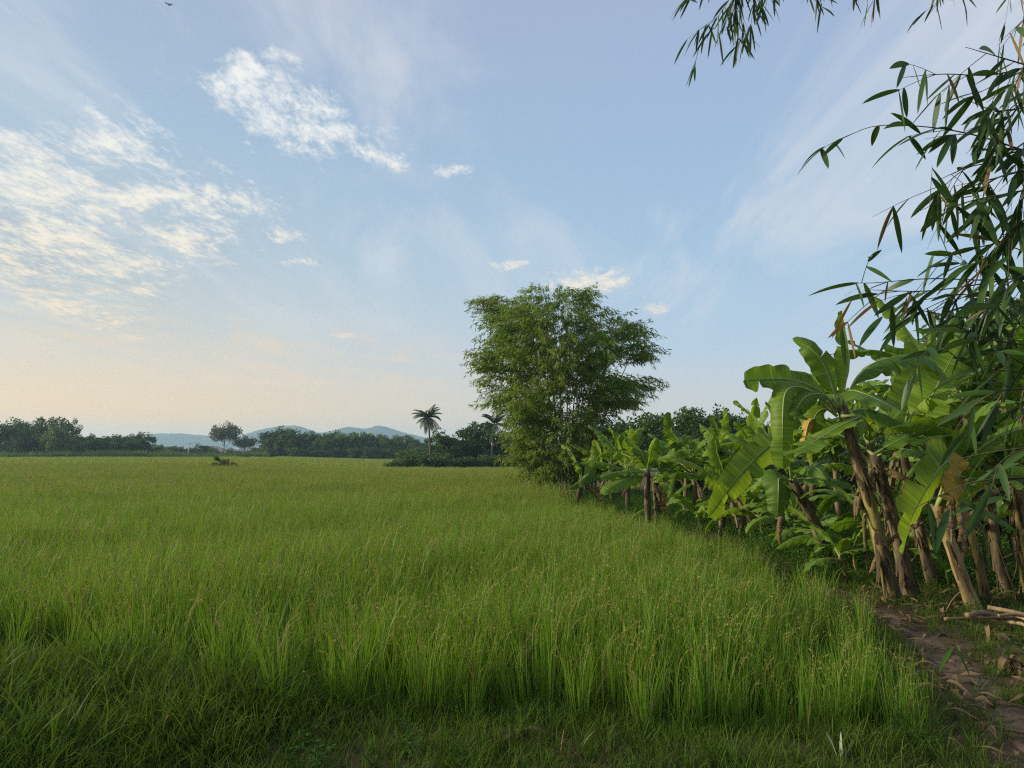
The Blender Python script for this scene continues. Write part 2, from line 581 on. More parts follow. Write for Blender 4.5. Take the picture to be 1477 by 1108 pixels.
def blades(mb, n, rad, hmin, hmax, wid, lean=(3, 20), curl=(10, 60), S_=6, mat=0, cx=0, cy=0, base_pow=.5):
    """n grass blades rooted in a disc"""
    a0 = rng.random(n) * 2 * PI
    rr = rad * rng.random(n) ** base_pow
    base = np.stack([cx + rr * np.cos(a0), cy + rr * np.sin(a0), np.zeros(n)], -1)
    az = a0 + rng.normal(0, .9, n)
    L = rng.uniform(hmin, hmax, n)
    ln = np.radians(rng.uniform(*lean, n))
    cu = np.radians(rng.uniform(*curl, n))
    t = np.linspace(0, 1, S_)
    th = ln[:, None] + cu[:, None] * t[None] ** 2.2
    ds = np.stack([np.sin(th) * np.cos(az)[:, None], np.sin(th) * np.sin(az)[:, None], np.cos(th)], -1) * (L / (S_ - 1))[:, None, None]
    P = base[:, None] + np.concatenate([np.zeros((n, 1, 3)), np.cumsum(ds[:, :-1], 1)], 1)
    tw = rng.random(n) * 2 * PI
    sd = np.stack([-np.sin(az), np.cos(az), np.zeros(n)], -1)
    fr = np.stack([np.cos(az), np.sin(az), np.zeros(n)], -1)
    tw = rng.normal(0, .8, n)[:, None]
    sd = sd * np.cos(tw) + fr * np.sin(tw)
    W = wid * rng.uniform(.7, 1.25, n)[:, None] * np.minimum(1, (1.02 - t[None]) * 2.2) ** .8 * (.65 + .35 * np.minimum(1, t[None] * 4))
    ribbons(mb, P, W, np.repeat(sd[:, None], S_, 1), mat)


def panicles(mb, n, rad, h, mat=1, big=1.0):
    for i in range(n):
        a = rng.random() * 2 * PI
        q = rad * rng.random()
        hh = h * rng.uniform(.86, 1.06)
        az = rng.random() * 2 * PI
        t = np.linspace(0, 1, 9)
        th = np.radians(4) + np.radians(rng.uniform(60, 130)) * np.clip((t - .62) / .38, 0, 1) ** 1.2
        d = np.stack([np.sin(th) * math.cos(az), np.sin(th) * math.sin(az), np.cos(th)], -1) * hh / 8
        P = np.array([q * math.cos(a), q * math.sin(a), 0]) + np.vstack([[0, 0, 0], np.cumsum(d[:-1], 0)])
        sd = np.array([-math.sin(az), math.cos(az), 0])
        ribbons(mb, P[None], np.full((1, 9), .0016 * big), np.broadcast_to(sd, (1, 9, 3)), mat)
        m = 24
        tt = rng.uniform(.64, 1, m)
        C = np.stack([np.interp(tt, t, P[:, c]) for c in range(3)], -1)
        D = norm(rand_dirs(m) * .7 + np.array([math.cos(az) * .5, math.sin(az) * .5, -.7]))
        diamonds(mb, C, D, norm(np.cross(D, rand_dirs(m))), .015 * big, .0065 * big, mat)


def fov_points(y0, y1, sp_, half=.82, margin=0.06, jit=.5):
    gx = np.arange(-half * y1 - 2, half * y1 + 2, sp_)
    gy = np.arange(y0, y1, sp_)
    X, Y = np.meshgrid(gx, gy)
    X = X + rng.uniform(-jit, jit, X.shape) * sp_
    Y = Y + rng.uniform(-jit, jit, Y.shape) * sp_
    X, Y = X.ravel(), Y.ravel()
    k = np.abs(X) < half * Y + 1.2
    return X[k], Y[k]


def place(name, X, Y, coll, ntypes, smin, smax, tilt=.12, zoff=0.0, hvar=None):
    n = len(X)
    Z = ground(X, Y) + zoff
    s = rng.uniform(smin, smax, n)
    if hvar is not None:
        s = s * hvar
    rot = np.stack([rng.normal(0, tilt, n), rng.normal(0, tilt, n), rng.random(n) * 2 * PI], -1)
    sc = np.stack([s, s, s * rng.uniform(.9, 1.1, n)], -1)
    return scatter(name, np.stack([X, Y, Z], -1), rot, sc, rng.integers(0, ntypes, n), coll)


# --- rice, near
near_t = []
for i in range(7):
    mb = MB()
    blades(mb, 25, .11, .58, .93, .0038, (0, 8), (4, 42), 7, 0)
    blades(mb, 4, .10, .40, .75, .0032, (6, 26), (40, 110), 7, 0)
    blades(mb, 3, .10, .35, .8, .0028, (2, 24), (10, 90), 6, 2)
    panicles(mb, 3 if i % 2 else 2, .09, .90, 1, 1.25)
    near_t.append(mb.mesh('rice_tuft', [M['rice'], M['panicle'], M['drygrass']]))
mid_t = []
for i in range(5):
    mb = MB()
    blades(mb, 34, .22, .64, .95, .0052, (0, 9), (5, 45), 5, 0)
    panicles(mb, 6, .22, .92, 1, 1.9)
    mid_t.append(mb.mesh('rice_patch', [M['rice'], M['panicle']]))
far_t = []
for i in range(5):
    mb = MB()
    blades(mb, 120, .85, .60, .98, .015, (0, 12), (8, 60), 4, 0)
    panicles(mb, 14, .8, .93, 1, 4.0)
    far_t.append(mb.mesh('rice_patch_far', [M['rice_far'], M['panicle']]))
C_near, C_mid, C_far = tuft_collection('rice_near', near_t), tuft_collection('rice_mid', mid_t), tuft_collection('rice_far', far_t)


def rice_h(X, Y):
    return 1 + .09 * wob(X, Y, .55) + .08 * wob(X, Y, .17, 3.0) + .05 * wob(X * .35, Y, 1.4, 1.0)


X, Y = fov_points(4.2, 19, .135)
d = field_d(X, Y)
rag = np.where(X < .5, 1.2, .55)
k = (d > 0) & (rng.random(len(X)) < (.35 + .65 * sstep(0, 1, d / rag)) * (1 - .5 * sstep(.25, .7, wob(X, Y, 2.9, 6.0)) * (d < 1.6)))
X, Y, d = X[k], Y[k], d[k]
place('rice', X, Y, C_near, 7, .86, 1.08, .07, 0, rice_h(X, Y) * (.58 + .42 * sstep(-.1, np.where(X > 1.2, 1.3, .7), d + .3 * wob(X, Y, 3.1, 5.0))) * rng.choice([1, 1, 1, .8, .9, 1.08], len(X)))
X, Y = fov_points(18, 62, .27)
k = (field_d(X, Y) > .15)
X, Y = X[k], Y[k]
place('rice', X, Y, C_mid, 5, .9, 1.08, .06, 0, rice_h(X, Y))
X, Y = fov_points(60, 175, .9)
bund = np.abs(Y - (84 + X * .12)) < .9
k = (field_d(X, Y) > .5) & ~bund & ~((X / Y > -.165) & (X / Y < 0.05) & (Y > 90)) & ~((X / Y < -.33) & (Y > 140 - (X / Y + .33) * 60))
X, Y = X[k], Y[k]
place('rice', X, Y, C_far, 5, .85, 1.1, .05, 0, rice_h(X, Y))

# --- weeds on the bank in front and beside the path
weed_t = []
for i in range(6):
    mb = MB()
    blades(mb, 22, .06 + .012 * i, .16, .34 + .03 * i, .0034 + .0003 * i, (4, 38), (20, 110), 6, 0)
    blades(mb, 3, .09, .12, .34, .0022, (25, 80), (20, 110), 6, 1)
    weed_t.append(mb.mesh('weed_tuft', [M['weed'], M['drygrass']]))
herb_t = []
for i in range(5):
    mb = MB()
    for q in range(7):
        az = rng.random() * 2 * PI
        h = rng.uniform(.06, .2)
        P = catmull([(0, 0, 0), (.03 * math.cos(az), .03 * math.sin(az), h * .6), (.09 * math.cos(az), .09 * math.sin(az), h)], 5)
        tube(mb, P, .0018, 4, 0, cap=False)
        m = 9
        tt = rng.uniform(.3, 1, m)
        C = np.stack([np.interp(tt, np.linspace(0, 1, 5), P[:, c]) for c in range(3)], -1)
        a = rng.random(m) * 2 * PI
        D = norm(np.stack([np.cos(a), np.sin(a), rng.uniform(-.3, .5, m)], -1))
        diamonds(mb, C, D, norm(np.cross(D, [0, 0, 1]) + .3 * rand_dirs(m)), rng.uniform(.018, .034, m), rng.uniform(.010, .018, m), 0)
    herb_t.append(mb.mesh('herb_tuft', [M['herb']]))
C_weed, C_herb = tuft_collection('weeds', weed_t), tuft_collection('herbs', herb_t)


def bank_points(sp_, half=.95, y0=2.2, y1=13):
    gx = np.arange(-9, 9.5, sp_)
    gy = np.arange(y0, y1, sp_)
    X, Y = np.meshgrid(gx, gy)
    X = (X + rng.uniform(-.5, .5, X.shape) * sp_).ravel()
    Y = (Y + rng.uniform(-.5, .5, Y.shape) * sp_).ravel()
    k = np.abs(X) < half * Y + .8
    return X[k], Y[k]


X, Y = bank_points(.072)
d = field_d(X, Y)
pd = path_d(X, Y)
pr = np.where(X > 2.3, .9, 1.0) * sstep(.04, .36, pd + .16 * wob(X, Y, 5.0)) * (d < np.where(X < 0, 1.4, .8))
pr = pr * np.where(X > 3.4, .55, 1) * (.88 + .12 * sstep(-.4, .3, wob(X, Y, 2.1, 1.0)))
k = rng.random(len(X)) < pr
X, Y, pd, d = X[k], Y[k], pd[k], d[k]
hv = (.75 + .45 * wob(X, Y, 1.3, 2.0)) * np.where(X > 2.4, .55, 1.0) * (.6 + .4 * sstep(.2, .8, pd)) * lerp(1.0, .44, sstep(-1.8, -.4, X))
place('weed_grass', X, Y, C_weed, 6, .8, 1.35, .2, 0, np.clip(hv * (1 + .45 * (wob(X, Y, .9, 7.0) > .25) * (X < -.8)), .3, 1.8))
X, Y = bank_points(.2)
d = field_d(X, Y)
pd = path_d(X, Y)
k = (d < .3) & (rng.random(len(X)) < (.1 + .5 * sstep(0, .5, wob(X, Y, 1.7, 4.0))) * sstep(.2, .6, pd)) & (Y > 3)
X, Y = X[k], Y[k]
place('low_herbs', X, Y, C_herb, 5, .7, 1.5, .2)

# --- understorey below the bananas and the bamboo
us_t = []
for i in range(4):
    mb = MB()
    m = 420
    C = rng.normal(0, 1, (m, 3)) * [.26, .26, .15] + [0, 0, .24]
    C[:, 2] = np.abs(C[:, 2])
    D = norm(rand_dirs(m) + [0, 0, .1])
    diamonds(mb, C, D, norm(np.cross(D, rand_dirs(m))), rng.uniform(.03, .08, m), rng.uniform(.016, .038, m), 0)
    blades(mb, 30, .3, .25, .65, .005, (10, 45), (30, 120), 5, 0)
    us_t.append(mb.mesh('undergrowth_clump', [M['herb']]))
C_us = tuft_collection('undergrowth', us_t)
gx, gy = np.meshgrid(np.arange(0, 16, .33), np.arange(7.2, 27, .33))
X = (gx + rng.uniform(-.15, .15, gx.shape)).ravel()
Y = (gy + rng.uniform(-.15, .15, gy.shape)).ravel()
d = field_d(X, Y)
k = (d < np.where(Y > 10, -.75, -.3)) & (X < .85 * Y) & (rng.random(len(X)) < .6) & (path_d(X, Y) > .8) & ~((Y < 8.3) & (X > 3.6))
X, Y = X[k], Y[k]
place('undergrowth', X, Y, C_us, 4, .35, .8, .1, 0)

# --- dry leaf litter
lit_t = []
for i in range(5):
    mb = MB()
    m = 5
    L = rng.uniform(.05, .2, m)
    a = rng.random(m) * 2 * PI
    t = np.linspace(0, 1, 6)
    D = np.stack([np.cos(a), np.sin(a), np.zeros(m)], -1)
    B = np.stack([rng.normal(0, .12, m), rng.normal(0, .12, m), rng.uniform(.008, .03, m)], -1)
    P = B[:, None] + D[:, None] * (L[:, None] * t)[..., None]
    P[..., 2] += rng.uniform(0, .03, m)[:, None] * np.sin(t * PI)[None] ** 2
    sd = norm(np.cross(D, [0, 0, 1]) + rng.normal(0, .35, (m, 3)))
    W = rng.uniform(.006, .02, m)[:, None] * np.sin(np.clip(t, .04, .97) * PI)[None] ** .7
    ribbons3(mb, P, W, np.repeat(sd[:, None], 6, 1), np.broadcast_to([0, 0, 1.0], P.shape), .5, 0)
    lit_t.append(mb.mesh('litter_clump', [M['banana_dry']]))
C_lit = tuft_collection('leaf_litter', lit_t)
X, Y = bank_points(.2, y1=11)
d = field_d(X, Y)
k = (d < .1) & (rng.random(len(X)) < np.where(X > 2.6, .6, .035)) & (path_d(X, Y) > .05)
X, Y = X[k], Y[k]
place('leaf_litter', X, Y, C_lit, 5, .7, 1.3, .1, .005)

# --- reeds along the far edge on the left
reed_t = []
for i in range(3):
    mb = MB()
    blades(mb, 90, 1.0, 1.2, 2.2, .03, (3, 20), (15, 80), 4, 0)
    reed_t.append(mb.mesh('reed_patch', [M['reed']]))
C_reed = tuft_collection('reeds', reed_t)
n = 700
X = rng.uniform(-118, -52, n)
Y = 138 + rng.uniform(0, 8, n) + (X + 118) * .1
k = rng.random(n) < .55 + .45 * wob(X, Y, .2)
place('tall_reeds', X[k], Y[k], C_reed, 3, .7, 1.2, .05, 0, 1 + .25 * wob(X[k], Y[k], .15))

# ------------------------------------------------------------------ hills
hm = bpy.data.materials.new('forested_hill')
nt, nd, lk = nodes(hm)
geo = N_(nt, 'ShaderNodeNewGeometry')
f = noise(nt, geo.outputs['Position'], .012, 8, .7)
c = ramp(nt, f, [(.35, (.022, .045, .02)), (.65, (.06, .085, .035))])
p = N_(nt, 'ShaderNodeBsdfPrincipled')
lk.new(c, p.inputs['Base Color'])
p.inputs['Roughness'].default_value = 1
p.inputs['Specular IOR Level'].default_value = 0
b = N_(nt, 'ShaderNodeBump')
b.inputs['Strength'].default_value = 1
b.inputs['Distance'].default_value = 12
lk.new(f, b.inputs['Height'])
lk.new(b.outputs[0], p.inputs['Normal'])
out = N_(nt, 'ShaderNodeOutputMaterial')
lk.new(p.outputs[0], out.inputs[0])


def hill(name, Y0, prof, depth, seed):
    px = np.array([q[0] for q in prof], float)
    py = np.array([q[1] for q in prof], float)
    pxs = np.linspace(px[0], px[-1], 360)
    top = np.interp(pxs, px, py)
    ks = np.ones(9) / 9
    top = np.convolve(np.pad(top, 4, mode='edge'), ks, 'valid')
    X = (pxs - CX) / FPX * Y0
    H = np.maximum((HOR - top) / FPX * Y0 * 1.14 + EYE, .5)
    H = H * (1 + .04 * wob(X * .01, X * 0, 1.7, seed)) + 1.2 * wob(X * .1, X * 0, 1.0, seed)
    t = np.linspace(-1, 1, 41)
    pr = (1 - np.abs(t)) ** .9
    XX = np.broadcast_to(X, (41, 360))
    YY = Y0 + depth * t[:, None] + 15 * wob(XX * .01, t[:, None] * 6, 1.3, seed)
    ZZ = -2 + (H + 2) * pr[:, None] * (1 + .25 * (1 - pr[:, None]) * wob(XX * .012, t[:, None] * 5, 1.5, seed))
    V = np.stack([XX, YY, ZZ], -1).reshape(-1, 3)
    ii = (np.arange(40) * 360)[:, None] + np.arange(359)[None]
    F = np.stack([ii, ii + 1, ii + 361, ii + 360], -1).reshape(-1, 4)
    tag(MB().add(V, F).build(name, hm), kind='structure')


hill('hills', 2150, [(-80, 640), (60, 640), (150, 634), (215, 631), (250, 628), (285, 630), (325, 634), (350, 632), (400, 636), (470, 640), (560, 645), (700, 650), (900, 650)], 320, 0)
hill('hills', 2080, [(280, 650), (330, 640), (352, 630), (375, 624), (400, 620), (430, 618), (448, 624), (462, 629), (480, 625), (500, 620), (515, 621), (530, 623), (545, 619), (560, 621), (585, 628), (605, 632), (640, 640), (700, 646), (800, 650)], 300, 2.0)

# ------------------------------------------------------------------ trees
def limb_tree(seed, h, spread, trunk_h, r0, n_limb=7, bare=False):
    r = np.random.default_rng(seed)
    mb = MB()
    lean = r.normal(0, .03, 2)
    P = np.array([[lean[0] * z + .04 * h * math.sin(z / h * 3 + seed), lean[1] * z, z] for z in np.linspace(-.25, trunk_h * 1.5, 9)])
    tube(mb, P, np.linspace(r0, r0 * .45, 9) * (1 + .5 * np.exp(-np.linspace(0, 5, 9))), 8)
    for i in range(n_limb):
        q = r.uniform(.55, 1)
        s = np.array([np.interp(q, np.linspace(0, 1, 9), P[:, c]) for c in range(3)])
        a = i * 2.4 + r.normal(0, .3)
        e = np.array([math.cos(a) * spread * r.uniform(.5, .8), math.sin(a) * spread * r.uniform(.5, .8), 0]) + [0, 0, r.uniform(trunk_h * 1.1, h * .85)]
        m_ = (s + e) / 2 + [0, 0, .05 * h]
        Pb = catmull([s, m_, e], 6)
        tube(mb, Pb, np.linspace(r0 * .4, r0 * .08, 6), 5, cap=False)
    return mb


def crown(seed, h, spread, z0, nclump=34, per=85, leaf=.34, flat=.8, umbrella=False, gap=0.0):
    r = np.random.default_rng(seed)
    mb = MB()
    for i in range(nclump):
        for _ in range(40):
            d = norm(r.normal(size=3))
            rad = r.random() ** .45
            c = d * rad
            if umbrella and c[2] < -.1:
                continue
            if wob(c[0] * 3 + seed, c[1] * 3 + c[2] * 4, 1.2, seed) < -.55 + gap:
                continue
            break
        ctr = np.array([c[0] * spread, c[1] * spread, z0 + (h - z0) * (.5 + .5 * c[2])])
        cr_ = spread * r.uniform(.16, .34)
        m = int(per * r.uniform(.6, 1.3))
        dd = rand_dirs(m, r)
        pos = ctr + dd * cr_ * (r.random((m, 1)) ** .4) * [1, 1, flat]
        D = norm(dd * .6 + rand_dirs(m, r) * .8 + [0, 0, -.25])
        Sd = norm(np.cross(D, rand_dirs(m, r)))
        tone = r.random()
        diamonds(mb, pos, D, Sd, leaf * r.uniform(.6, 1.3, m), leaf * r.uniform(.4, .75, m), 0, np.clip(tone * .7 + r.random(m) * .3, 0, 1))
    return mb


CROWN, TRUNK = {}, {}
for i, (h, s, z0, n, per, leaf, um, gap) in enumerate([
        (1, .42, .14, 44, 90, .055, False, .1), (1, .36, .08, 42, 90, .055, False, .15), (1, .50, .20, 48, 90, .06, False, .2),
        (1, .55, .30, 46, 85, .055, True, .3), (1, .62, .02, 46, 95, .085, False, .05), (1, .30, .10, 40, 80, .05, False, .3)]):
    for mk in ('tree_dark', 'tree_mid', 'tree_light', 'tree_grey'):
        if mk == 'tree_dark':
            base_mb = crown(20 + i, h, s, z0, n, per, leaf, .8, um, gap)
        CROWN[(i, mk)] = base_mb.mesh('tree_crown', [M[mk]])
    TRUNK[i] = limb_tree(50 + i, 1, s, max(z0 * 1.3, .12), .022).mesh('tree_trunk', [M['bark']])


def tree(px, Y, top, kind, mk, label, group=None, wide=1.0, name='tree', cat='tree', rot=None, zb=None):
    p0 = at(px, HOR, Y)
    z = gz(p0[0], Y) if zb is None else zb
    h = at(px, top, Y)[2] - z
    o = empty(name, (p0[0], Y, z), label, cat, group)
    c = bpy.data.objects.new('crown', CROWN[(kind, mk)])
    t = bpy.data.objects.new('trunk', TRUNK[kind])
    for q in (c, t):
        COL.objects.link(q)
        q.parent = o
    o.scale = (h * wide, h * wide, h)
    o.rotation_euler = (0, 0, rng.random() * 6.28 if rot is None else rot)
    return o


GL = 'trees of the dark line beyond the field on the left'
tree(8, 150, 606, 3, 'tree_dark', 'spreading dark tree at the left edge of the photo, standing above its treeline', wide=1.1)
tree(38, 158, 622, 0, 'tree_dark', 'dark tree between the left edge spreading tree and the pale green one', wide=1.2)
tree(72, 160, 604, 2, 'tree_dark', 'tallest dark tree of the left treeline, behind the pale green tree', wide=.95)
tree(84, 146, 611, 0, 'tree_light', 'pale yellowish green tree standing in front of the left treeline', wide=1.0)
tree(104, 158, 606, 5, 'tree_dark', 'narrow dark tree poking up right of the pale green tree', wide=.6)
for px, tp, kd in ((-25, 620, 0), (20, 626, 4), (58, 630, 4), (122, 626, 0), (138, 631, 1), (152, 629, 0), (168, 632, 4), (183, 628, 1), (197, 627, 0), (208, 629, 1),
                   (48, 625, 1), (112, 632, 4), (146, 636, 4), (176, 636, 4)):
    tree(px, 155 + rng.uniform(-5, 12), tp - 3 + rng.uniform(-2, 2), kd, 'tree_dark' if rng.random() < .7 else 'tree_mid', 'dark green tree in the even part of the left treeline', GL, wide=1.25)
GS = 'low bushes between the left treeline and the lone tall tree'
for px, tp in ((222, 640), (232, 642), (243, 646), (252, 643), (262, 644), (281, 645), (306, 646), (315, 650), (335, 648), (345, 650), (368, 648), (376, 642), (228, 648), (300, 650), (328, 652), (357, 650)):
    tree(px, 196 + rng.uniform(-6, 10), tp, 4, 'tree_mid' if rng.random() < .6 else 'tree_grey', 'low grey green bush in the gap under the blue hills', GS, wide=1.1, name='bush', cat='bush')
tree(292, 186, 639, 0, 'tree_dark', 'dark rounded tree just left of the lone tall tree', wide=1.15)
tree(322, 205, 611, 3, 'tree_grey', 'lone tall tree with airy rounded crown rising in front of the hills', wide=.82)
tree(352, 205, 630, 3, 'tree_grey', 'smaller airy tree with pale trunks right of the lone tall tree', wide=1.0)
GC = 'trees of the long green line below the hills'
tree(392, 186, 628, 0, 'tree_mid', 'rounded tree at the left end of the long treeline below the hills', wide=1.3)
for i, px in enumerate(np.linspace(398, 612, 34)):
    tp = np.interp(px, [398, 410, 430, 480, 540, 600, 612], [622, 622, 627, 629, 628, 634, 636]) + rng.uniform(-4, 5)
    tree(px, 180 + rng.uniform(0, 16) - (i % 2) * 6, tp - 3 + (5 if i % 2 else 0), (0, 5, 1, 5, 2, 1)[i % 6], ('tree_dark', 'tree_mid', 'tree_mid', 'tree_dark', 'tree_mid')[i % 5],
         'green tree in the long dense line below the blue hills', GC, wide=1.15)
GCb = 'bushes at the foot of the long green line'
for px in np.linspace(385, 600, 16):
    tree(px, 172 + rng.uniform(0, 6), 648 + rng.uniform(-4, 4), 4, ('tree_dark', 'tree_mid')[int(rng.random() < .5)], 'bush at the foot of the long treeline below the hills', GCb, wide=1.1, name='bush', cat='bush')
# group around the coconut palm
tree(645, 88, 619, 0, 'tree_dark', 'dark tree with ragged top right behind the coconut palm', wide=1.15)
tree(632, 94, 628, 1, 'tree_dark', 'dark slim tree directly behind the coconut palm trunk', wide=1.2)
tree(690, 90, 612, 2, 'tree_dark', 'broad dark tree between the coconut palm and the bamboo clump', wide=1.05)
tree(668, 92, 625, 0, 'tree_dark', 'dark tree filling the gap between the palm tree and the broad dark tree', wide=1.2)
tree(722, 92, 622, 0, 'tree_dark', 'dark tree half hidden by the left side of the bamboo clump', wide=1.25)
tree(745, 92, 630, 1, 'tree_dark', 'dark slim tree hidden behind the bamboo clump skirt', wide=1.25)
GP = 'vine covered shrubs at the foot of the palm'
for px, Y, tp, mk in ((572, 86, 664, 'tree_mid'), (590, 85, 658, 'tree_mid'), (607, 85, 652, 'tree_mid'), (628, 84, 652, 'tree_mid'), (650, 84, 656, 'tree_mid'),
                      (672, 84, 658, 'tree_dark'), (694, 84, 655, 'tree_mid'), (716, 84, 657, 'tree_dark'), (738, 84, 655, 'tree_dark'), (600, 88, 648, 'tree_mid'), (640, 88, 645, 'tree_dark')):
    tree(px, Y, tp, 4, mk, 'leafy green shrub at the foot of the coconut palm and dark trees', GP, wide=1.35, name='shrub', cat='shrub')
# trees behind the bananas
tree(925, 52, 600, 2, 'tree_mid', 'green tree showing under the right side of the bamboo clump', wide=1.1)
tree(985, 58, 592, 2, 'tree_mid', 'mid green airy tree behind the banana stand, right of the bamboo clump', wide=1.0)
tree(955, 60, 606, 1, 'tree_mid', 'green tree in the dip between the bamboo clump and the airy tree', wide=1.2)
tree(1038, 56, 583, 0, 'tree_dark', 'tallest dark tree behind the banana stand', wide=1.0)
tree(1010, 60, 602, 1, 'tree_dark', 'dark tree between the airy tree and the tallest dark tree', wide=1.2)
tree(1078, 57, 598, 0, 'tree_dark', 'dark rounded tree behind the drooping banana leaf', wide=1.0)
tree(1100, 55, 600, 5, 'tree_grey', 'thin grey tree beside the hanging banana leaf', wide=.55)
GR = 'trees hidden behind the banana stand on the right'
for px, Y, tp in ((1130, 55, 606), (1170, 50, 610), (1215, 50, 608), (1270, 45, 600), (1330, 42, 590), (880, 60, 606), (850, 62, 610)):
    tree(px, Y, tp, int(rng.integers(0, 3)), 'tree_dark', 'dark tree showing through gaps behind the banana stand', GR, wide=1.25)
tree(1420, 22, 442, 2, 'tree_grey', 'airy tree with small leaves behind the bananas and bamboo branches', wide=.62)
tree(1480, 20, 470, 2, 'tree_mid', 'green tree at the right edge behind the bamboo branches', wide=.7)
for px, Y, tp in ((1250, 17, 640), (1310, 15, 620), (1370, 14, 600), (1430, 13, 590), (1480, 12.5, 590), (1190, 19, 655), (1130, 22, 660), (1060, 24, 655), (990, 25, 650)):
    tree(px, Y, tp, 4, 'tree_dark', 'dark shrub filling the shade between the banana stems', 'shrubs in the shade behind the banana stems', wide=.8, name='shrub', cat='shrub')

# --- coconut palms
def palm(px, base_Y, crown_py, label, lean, seed, frond=2.2):
    r = np.random.default_rng(seed)
    x0 = at(px - lean, HOR, base_Y)[0]
    z0 = gz(x0, base_Y)
    top = at(px, crown_py, base_Y)
    o = empty('coconut_palm', (x0, base_Y, z0), label, 'palm tree')
    rel = top - [x0, base_Y, z0]
    P = catmull([(0, 0, -.2), (rel[0] * .15, 0, rel[2] * .4), tuple(rel)], 12)
    tube(MB(), P, np.linspace(.17, .10, 12), 8).build('trunk', M['bark'], o) if False else None
    mb = MB()
    tube(mb, P, np.linspace(.15, .09, 12), 8)
    mb.build('trunk', M['bark'], o)
    for i in range(28):
        az = i * 2.4 + r.normal(0, .35)
        el = R(r.uniform(-60, 85))
        L = frond * r.uniform(.85, 1.15)
        t = np.linspace(0, 1, 12)
        e = el - R(r.uniform(50, 95)) * t ** 1.5
        d = np.stack([np.cos(e) * math.cos(az), np.cos(e) * math.sin(az), np.sin(e)], -1) * L / 11
        Q = rel + np.vstack([[0, 0, 0], np.cumsum(d[:-1], 0)])
        f = MB()
        tube(f, Q, np.linspace(.035, .01, 12), 4, cap=False)
        n = 46
        tt = np.linspace(.12, 1, n)
        C = np.stack([np.interp(tt, t, Q[:, c]) for c in range(3)], -1)
        Tn = norm(np.stack([np.interp(tt, t, np.gradient(Q[:, c])) for c in range(3)], -1))
        side = norm(np.cross(Tn, [0, 0, 1.0]))
        sg = np.where(np.arange(n) % 2, 1, -1)[:, None]
        D = norm(side * sg * .8 + Tn * .5 + np.array([0, 0, -.55]))
        diamonds(f, C, D, Tn, .52 * np.sin(np.clip(tt, .15, .93) * PI) ** .5 * frond / 2.2, .085)
        f.build('frond', M['palm'], o)
    return o


palm(618, 84, 602, 'coconut palm with feathery crown standing alone against the sky', -3, 3, 2.0)
palm(713, 86, 612, 'coconut palm half hidden behind the left side of the bamboo clump', 4, 5, 2.2)

# --- bush with dry fronds out in the rice
bx = at(314, HOR, 52)
o = empty('field_bush', (bx[0], 52, gz(bx[0], 52)), 'small green bush with dry brown fronds standing alone in the rice', 'bush')
mb = crown(91, 1.5, .75, .2, 26, 70, .14, .8)
mb.build('foliage', M['tree_mid'], o)
mb = MB()
for i in range(170):
    a = rng.random() * 2 * PI
    st = np.array([.75 + .55 * rng.normal() * .6, -.3 + .25 * rng.normal(), rng.uniform(.75, 1.15)])
    ln = rng.uniform(.3, .65)
    P = catmull([st, st + [.18 * math.cos(a), .18 * math.sin(a), .02], st + [.32 * math.cos(a), .32 * math.sin(a), -ln]], 5)
    ribbons(mb, P[None], np.full((1, 5), rng.uniform(.015, .035)), np.broadcast_to(norm(rng.normal(size=3)), (1, 5, 3)))
mb.build('dry_fronds', M['banana_dry'], o)
mb = MB()
tube(mb, [(0, 0, -.1), (.02, 0, .5), (.1, 0, 1.0)], [.05, .04, .02], 6)
mb.build('trunk', M['bark'], o)

# ------------------------------------------------------------------ far houses and poles
def box(mb, c, s, mat=0):
    c, s = np.array(c, float), np.array(s, float) / 2
    V = np.array([[x, y, z] for x in (-1, 1) for y in (-1, 1) for z in (-1, 1)]) * s + c
    F = [[0, 1, 3, 2], [4, 6, 7, 5], [0, 4, 5, 1], [2, 3, 7, 6], [0, 2, 6, 4], [1, 5, 7, 3]]
    mb.add(V, F, None, mat)


def house(px, Y, w, d, h, wall, roof, label):
    x = at(px, HOR, Y)[0]
    z = gz(x, Y)
    o = empty('house', (x, Y, z), label, 'house')
    mb = MB()
    box(mb, (0, 0, h / 2 - .1), (w, d, h + .2))
    mb.build('wall', wall, o, smooth=False)
    mb = MB()
    ov, rh, th = .35, w * .22, .12
    for s in (-1, 1):
        a = np.array([[0, 0, h + rh], [s * (w / 2 + ov), 0, h - rh * ov / (w / 2)]])
        V = []
        for y in (-d / 2 - ov, d / 2 + ov):
            for q in a:
                V += [[q[0], y, q[2]], [q[0], y, q[2] + th]]
        F = [[0, 1, 3, 2], [4, 6, 7, 5], [0, 4, 5, 1], [2, 3, 7, 6], [1, 5, 7, 3], [0, 2, 6, 4]]
        mb.add(V, F)
    V = [[-w / 2, -d / 2, h + .1], [w / 2, -d / 2, h + .1], [0, -d / 2, h + rh], [0, -d / 2, h + rh]]
    mb.add(V, [[0, 1, 2, 3]])
    mb.build('roof', roof, o, smooth=False)
    for q in (-.28, .28):
        m2 = MB()
        box(m2, (q * w, -d / 2 - .03, h * .55), (w * .18, .08, h * .4))
        m2.build('window', plain_mat('window_glass', (.05, .06, .07), .2), o, smooth=False)
    m2 = MB()
    box(m2, (0, -d / 2 - .03, h * .36), (w * .15, .08, h * .72))
    m2.build('door', plain_mat('door_paint', (.16, .11, .07)), o, smooth=False)


